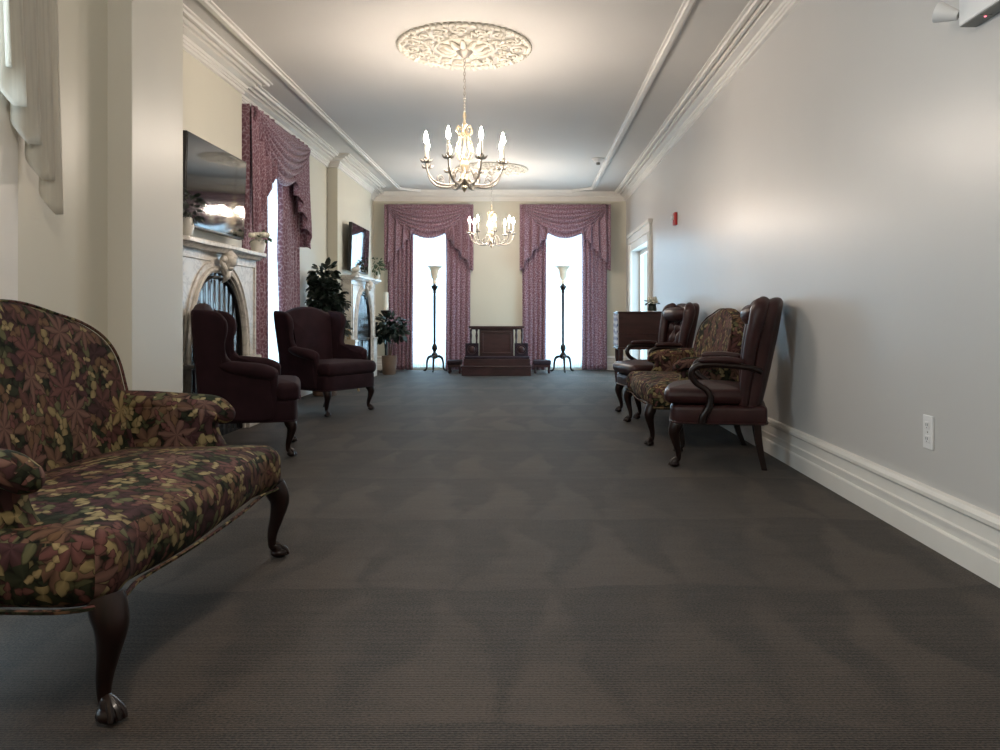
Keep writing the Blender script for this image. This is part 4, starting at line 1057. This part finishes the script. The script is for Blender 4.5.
def emergency_light():
    t = thing('emergency_light', 'white emergency light unit at the top right, on the right wall', 'light', (XR, 2.825, 2.175))
    MB().box(-0.07, 0, -0.22, 0.22, -0.055, 0.055).build('housing', 'plastic_white', t, bevel=0.008)
    MB().box(-0.066, -0.004, -0.214, 0.214, -0.058, -0.050).build('bottom_shade_plate', 'plastic_gray', t)  # grey sheet: shade under the white housing, put into its colour
    MB().box(-0.064, -0.02, 0.08, 0.084, -0.0588, -0.0578).build('seam', 'plastic_black', t)
    MB().ell((-0.035, 0.10, -0.0585), 0.005, 0.005, 0.003, n=10, m=6).build('indicator', 'led_red', t)
    def head(y, ang):
        o = MB().lathe([(0, -0.03), (0.025, -0.03), (0.035, 0.0), (0.048, 0.05), (0.056, 0.075), (0.056, 0.086), (0.048, 0.086), (0.03, 0.06), (0, 0.055)], n=24).build('lamp_head', 'plastic_white', t)
        o.matrix_local = Matrix.Translation((-0.075, y, 0.005)) @ Matrix.Rotation(ang, 4, 'X') @ Matrix.Rotation(-0.75, 4, 'Y') @ Matrix.Scale(0.72, 4)
        MB().tube([(0, 0, -0.03), (0.03, 0, -0.06)], 0.012, 10).build('swivel_neck', 'plastic_gray', o)
    head(0.25, -1.0); head(-0.20, 1.2)
emergency_light()
def smoke():
    t = thing('smoke_detector', 'round white smoke detector on the ceiling near the far right corner', 'smoke detector', (0.98, 10.9, HC))
    MB().lathe([(0, 0), (0.09, 0), (0.09, -0.012), (0.075, -0.022), (0.055, -0.045), (0.03, -0.055), (0, -0.056)], n=28).build('housing', 'plastic_white', t)
    MB().lathe([(0, -0.05), (0.03, -0.054), (0.026, -0.085), (0, -0.09)], n=18).build('sensor_cap', 'plastic_gray', t)
smoke()

# ------------------------------------------------------------------ ceiling medallions
def make_medallion(label, loc):
    t = thing('ceiling_medallion', label, 'ceiling medallion', loc, 0, 'ornate plaster ceiling medallions')
    R = 0.525
    MB().lathe([(0, 0), (0.20, 0), (0.20, -0.012), (0.0, -0.016)], n=40).build('disc', 'plaster', t)
    rim = MB()
    N = 64
    for k in range(N):
        a = 2 * PI * k / N; rim.ell((R * math.cos(a), R * math.sin(a), -0.012), 0.024, 0.024, 0.016, n=8, m=6)
    rim.tube([((R - 0.025) * math.cos(2 * PI * k / 96), (R - 0.025) * math.sin(2 * PI * k / 96), -0.012) for k in range(96)], 0.010, 8, closed=True)
    rim.tube([(0.235 * math.cos(2 * PI * k / 64), 0.235 * math.sin(2 * PI * k / 64), -0.014) for k in range(64)], 0.012, 8, closed=True)
    rim.build('beaded_rim', 'plaster', t)
    sc = MB(); n = 16
    def scroll(a0, r0, size, turns, hand, zz=-0.014):
        pts, rad = [], []
        for i in range(26):
            u = i / 25; ang = hand * u * turns * 2 * PI; rr = size * (1 - 0.82 * u)
            cx = r0 * math.cos(a0); cy = r0 * math.sin(a0)
            pts.append((cx + rr * math.cos(a0 + ang), cy + rr * math.sin(a0 + ang), zz - 0.012 * u)); rad.append(0.013 - 0.006 * u)
        sc.tube(pts, rad, 6)
        sc.ell((r0 * math.cos(a0), r0 * math.sin(a0), zz - 0.014), 0.016, 0.016, 0.014, n=8, m=6)
    for k in range(n):
        a = 2 * PI * k / n
        scroll(a, 0.43, 0.070, 1.4, 1 if k % 2 else -1)
        scroll(a + PI / n, 0.33, 0.055, 1.3, -1 if k % 2 else 1, -0.02)
    for k in range(n * 2):      # acanthus leaves between the scrolls
        a = 2 * PI * (k + 0.5) / (2 * n); r0 = 0.475 if k % 2 else 0.27; L = 0.05
        d = Vector((math.cos(a), math.sin(a), 0)); c = d * r0 + Vector((0, 0, -0.016))
        sc.tube([c, c + d * L * 0.5 + Vector((0, 0, -0.012)), c + d * L], [0.008, 0.018, 0.004], 8, smooth=3)
    sc.build('scrollwork', 'plaster', t)
    lf = MB()
    for k in range(12):
        a = 2 * PI * k / 12; d = Vector((math.cos(a), math.sin(a), 0))
        lf.tube([d * 0.06 + Vector((0, 0, -0.02)), d * 0.12 + Vector((0, 0, -0.038)), d * 0.185 + Vector((0, 0, -0.022)), d * 0.20 + Vector((0, 0, -0.03))], [0.014, 0.026, 0.018, 0.006], 8, smooth=4)
    lf.build('leaf_ring', 'plaster', t)
    return t
CX1, CY1 = -0.515, 6.33
CX2, CY2 = -0.545, 11.67
md = make_medallion('ornate white plaster ceiling medallion above the nearer chandelier', (CX1, CY1, HC - 0.0005))
dup(md, (CX2, CY2, HC - 0.0005), 0, 'ornate white plaster ceiling medallion above the farther chandelier')

# ------------------------------------------------------------------ chandeliers
def make_chandelier(label, loc, rot):
    t = thing('chandelier', label, 'chandelier', loc, rot, 'eight-light candle chandeliers')
    B = 'brass_old'; S = 'silver_white'
    MB().lathe([(0, 0), (0.075, 0), (0.078, -0.015), (0.06, -0.04), (0.03, -0.065), (0.012, -0.08), (0, -0.082)], n=24).build('canopy', S, t)
    ch = MB(); z = -0.085; k = 0
    while z > -0.52:
        pts = []
        for i in range(12):
            a = 2 * PI * i / 12; px = 0.0085 * math.cos(a); pz = 0.017 * math.sin(a)
            pts.append((px, 0, z - 0.014 + pz) if k % 2 == 0 else (0, px, z - 0.014 + pz))
        ch.tube(pts, 0.0028, 5, closed=True, up=(0, 1, 0) if k % 2 == 0 else (1, 0, 0)); z -= 0.0265; k += 1
    ch.build('chain', S, t)
    zb = -3.17 + 0.0
    def Z(w): return w - HC
    MB().lathe([(0, Z(2.66)), (0.008, Z(2.65)), (0.016, Z(2.62)), (0.008, Z(2.59)), (0.010, Z(2.57)), (0.024, Z(2.55)), (0.012, Z(2.53)), (0.009, Z(2.50)), (0.009, Z(2.30)), (0.022, Z(2.27)), (0.038, Z(2.24)), (0.03, Z(2.20)),
               (0.018, Z(2.17)), (0.035, Z(2.14)), (0.045, Z(2.11)), (0.032, Z(2.08)), (0.016, Z(2.055)), (0.024, Z(2.04)), (0.016, Z(2.02)), (0, Z(2.00))], n=20).build('stem', B, t)
    cg = MB()
    for k in range(10):
        a = 2 * PI * k / 10; ca, sa = math.cos(a), math.sin(a)
        cg.tube([(ca * r, sa * r, Z(w)) for r, w in ((0.012, 2.51), (0.030, 2.475), (0.05, 2.42), (0.068, 2.36), (0.070, 2.31), (0.045, 2.27), (0.02, 2.26))], 0.0045, 6, smooth=4)
        for w, r in ((2.44, 0.045), (2.40, 0.058), (2.36, 0.069), (2.32, 0.071)): cg.ell((ca * r, sa * r, Z(w)), 0.009, 0.009, 0.011, n=6, m=5)
    cg.build('bead_cage', B, t)
    sc = MB()
    for k in range(6):
        a = 2 * PI * k / 6; ca, sa = math.cos(a), math.sin(a)
        sc.tube([(ca * r, sa * r, Z(w)) for r, w in ((0.012, 2.49), (0.045, 2.47), (0.068, 2.50), (0.058, 2.535), (0.036, 2.53), (0.036, 2.508))], [0.006, 0.007, 0.007, 0.006, 0.005, 0.004], 6, smooth=4)
    sc.build('top_scroll', B, t)
    lw = MB()
    for k in range(8):
        a = 2 * PI * (k + 0.5) / 8; ca, sa = math.cos(a), math.sin(a)
        lw.tube([(ca * r, sa * r, Z(w)) for r, w in ((0.02, 2.16), (0.07, 2.19), (0.11, 2.15), (0.12, 2.09), (0.09, 2.045), (0.065, 2.065), (0.08, 2.09))], [0.006, 0.007, 0.007, 0.007, 0.006, 0.005, 0.004], 6, smooth=4)
    lw.build('lower_scroll', S, t)
    am = MB(); am.tube([(r, 0, Z(w)) for r, w in ((0.03, 2.12), (0.06, 2.085), (0.12, 2.055), (0.20, 2.055), (0.27, 2.085), (0.315, 2.145), (0.33, 2.215))], [0.008, 0.008, 0.0085, 0.0085, 0.008, 0.0075, 0.0075], 8, smooth=5)
    am.tube([(0.22, 0, Z(2.062)), (0.235, 0, Z(2.10)), (0.205, 0, Z(2.125)), (0.18, 0, Z(2.10)), (0.195, 0, Z(2.085))], [0.005, 0.006, 0.005, 0.004, 0.003], 6, smooth=4)
    arm0 = am.build('arm', S, t)
    cp = MB(); cp.lathe([(0, Z(2.21)), (0.012, Z(2.21)), (0.03, Z(2.225)), (0.022, Z(2.232)), (0.013, Z(2.235)), (0.016, Z(2.26)), (0, Z(2.26))], (0.33, 0, 0), 16)
    for k in range(7):
        a = 2 * PI * k / 7; ca, sa = math.cos(a), math.sin(a)
        cp.tube([(0.33 + ca * r, sa * r, Z(w)) for r, w in ((0.012, 2.222), (0.035, 2.226), (0.050, 2.245))], [0.007, 0.010, 0.002], 6, smooth=3)
    cup0 = cp.build('candle_cup', S, arm0)
    can0 = MB().lathe([(0, Z(2.235)), (0.0115, Z(2.235)), (0.0115, Z(2.365)), (0, Z(2.367))], (0.33, 0, 0), 14).build('candle_sleeve', 'candle_white', arm0)
    blb0 = MB().lathe([(0.001, Z(2.367)), (0.010, Z(2.372)), (0.0175, Z(2.395)), (0.0165, Z(2.415)), (0.010, Z(2.44)), (0.004, Z(2.458)), (0.001, Z(2.466))], (0.33, 0, 0), 12).build('bulb', 'bulb_lit', arm0)
    for k in range(1, 8):
        a = arm0.copy(); COL.objects.link(a); a.parent = t; a.rotation_euler = (0, 0, k * PI / 4)
        for q in (cup0, can0, blb0): c = q.copy(); COL.objects.link(c); c.parent = a
    return t
cd = make_chandelier('eight-light candle chandelier nearest the camera, hanging in the middle of the room', (CX1, CY1, HC - 0.016), math.radians(22.5 + 5))
dup(cd, (CX2, CY2, HC - 0.016), math.radians(10), 'eight-light candle chandelier farther away, hanging before the far wall')

# ------------------------------------------------------------------ light
def area(name, loc, rot, sx, sy, power, col):
    l = bpy.data.lights.new(name, 'AREA'); l.shape = 'RECTANGLE'; l.size = sx; l.size_y = sy; l.energy = power; l.color = col
    o = bpy.data.objects.new(name, l); COL.objects.link(o); o.location = loc; o.rotation_euler = rot; return o
SKY = (0.62, 0.83, 1.0)
for i, (xa, xb, za, zb) in enumerate(WIN_FAR):
    area('daylight_far', ((xa + xb) / 2, YF + 0.45, 1.5), (-PI / 2, 0, 0), 1.3, 2.9, 75, (0.50, 0.75, 1.0))
area('daylight_left', (XW - 0.45, 8.15, 1.5), (0, -PI / 2, 0), 2.9, 1.5, 45, SKY)
area('daylight_near', (XN - 0.45, 2.3, 1.7), (0, -PI / 2, 0), 2.6, 1.4, 48, (0.78, 0.88, 1.0))
area('daylight_door', (XR + 0.6, 13.6, 1.1), (0, PI / 2, 0), 2.2, 5.4, 110, SKY)
# room lamp of the near parlour, above and behind the camera (out of the frame)
l = bpy.data.lights.new('near_parlour_lamp', 'POINT'); l.energy = 38; l.color = (1.0, 0.88, 0.76); l.shadow_soft_size = 0.07
o = bpy.data.objects.new('near_parlour_lamp', l); COL.objects.link(o); o.location = (-0.5, 0.9, 2.42)

w = bpy.data.worlds.new('World'); SC.world = w; w.use_nodes = True; nt = w.node_tree; nt.nodes.clear()
bg = nt.nodes.new('ShaderNodeBackground'); ow = nt.nodes.new('ShaderNodeOutputWorld')
bg.inputs[0].default_value = (0.62, 0.84, 1.0, 1); bg.inputs[1].default_value = 0.9
nt.links.new(bg.outputs[0], ow.inputs[0])

# ------------------------------------------------------------------ camera
cam = bpy.data.cameras.new('Camera'); cam.sensor_width = 36; cam.lens = F * 36 / 1000
cam.shift_x = (500 - VX) / 1000; cam.shift_y = -(375 - VY) / 1000; cam.clip_start = 0.05; cam.clip_end = 100
co = bpy.data.objects.new('Camera', cam); COL.objects.link(co); co.location = (0, 0, CH); co.rotation_euler = (PI / 2, 0, 0)
SC.camera = co
SC.view_settings.view_transform = 'Standard'; SC.view_settings.look = 'None'; SC.view_settings.gamma = 1.0
SC.view_settings.use_curve_mapping = False; SC.view_settings.exposure = 0.85
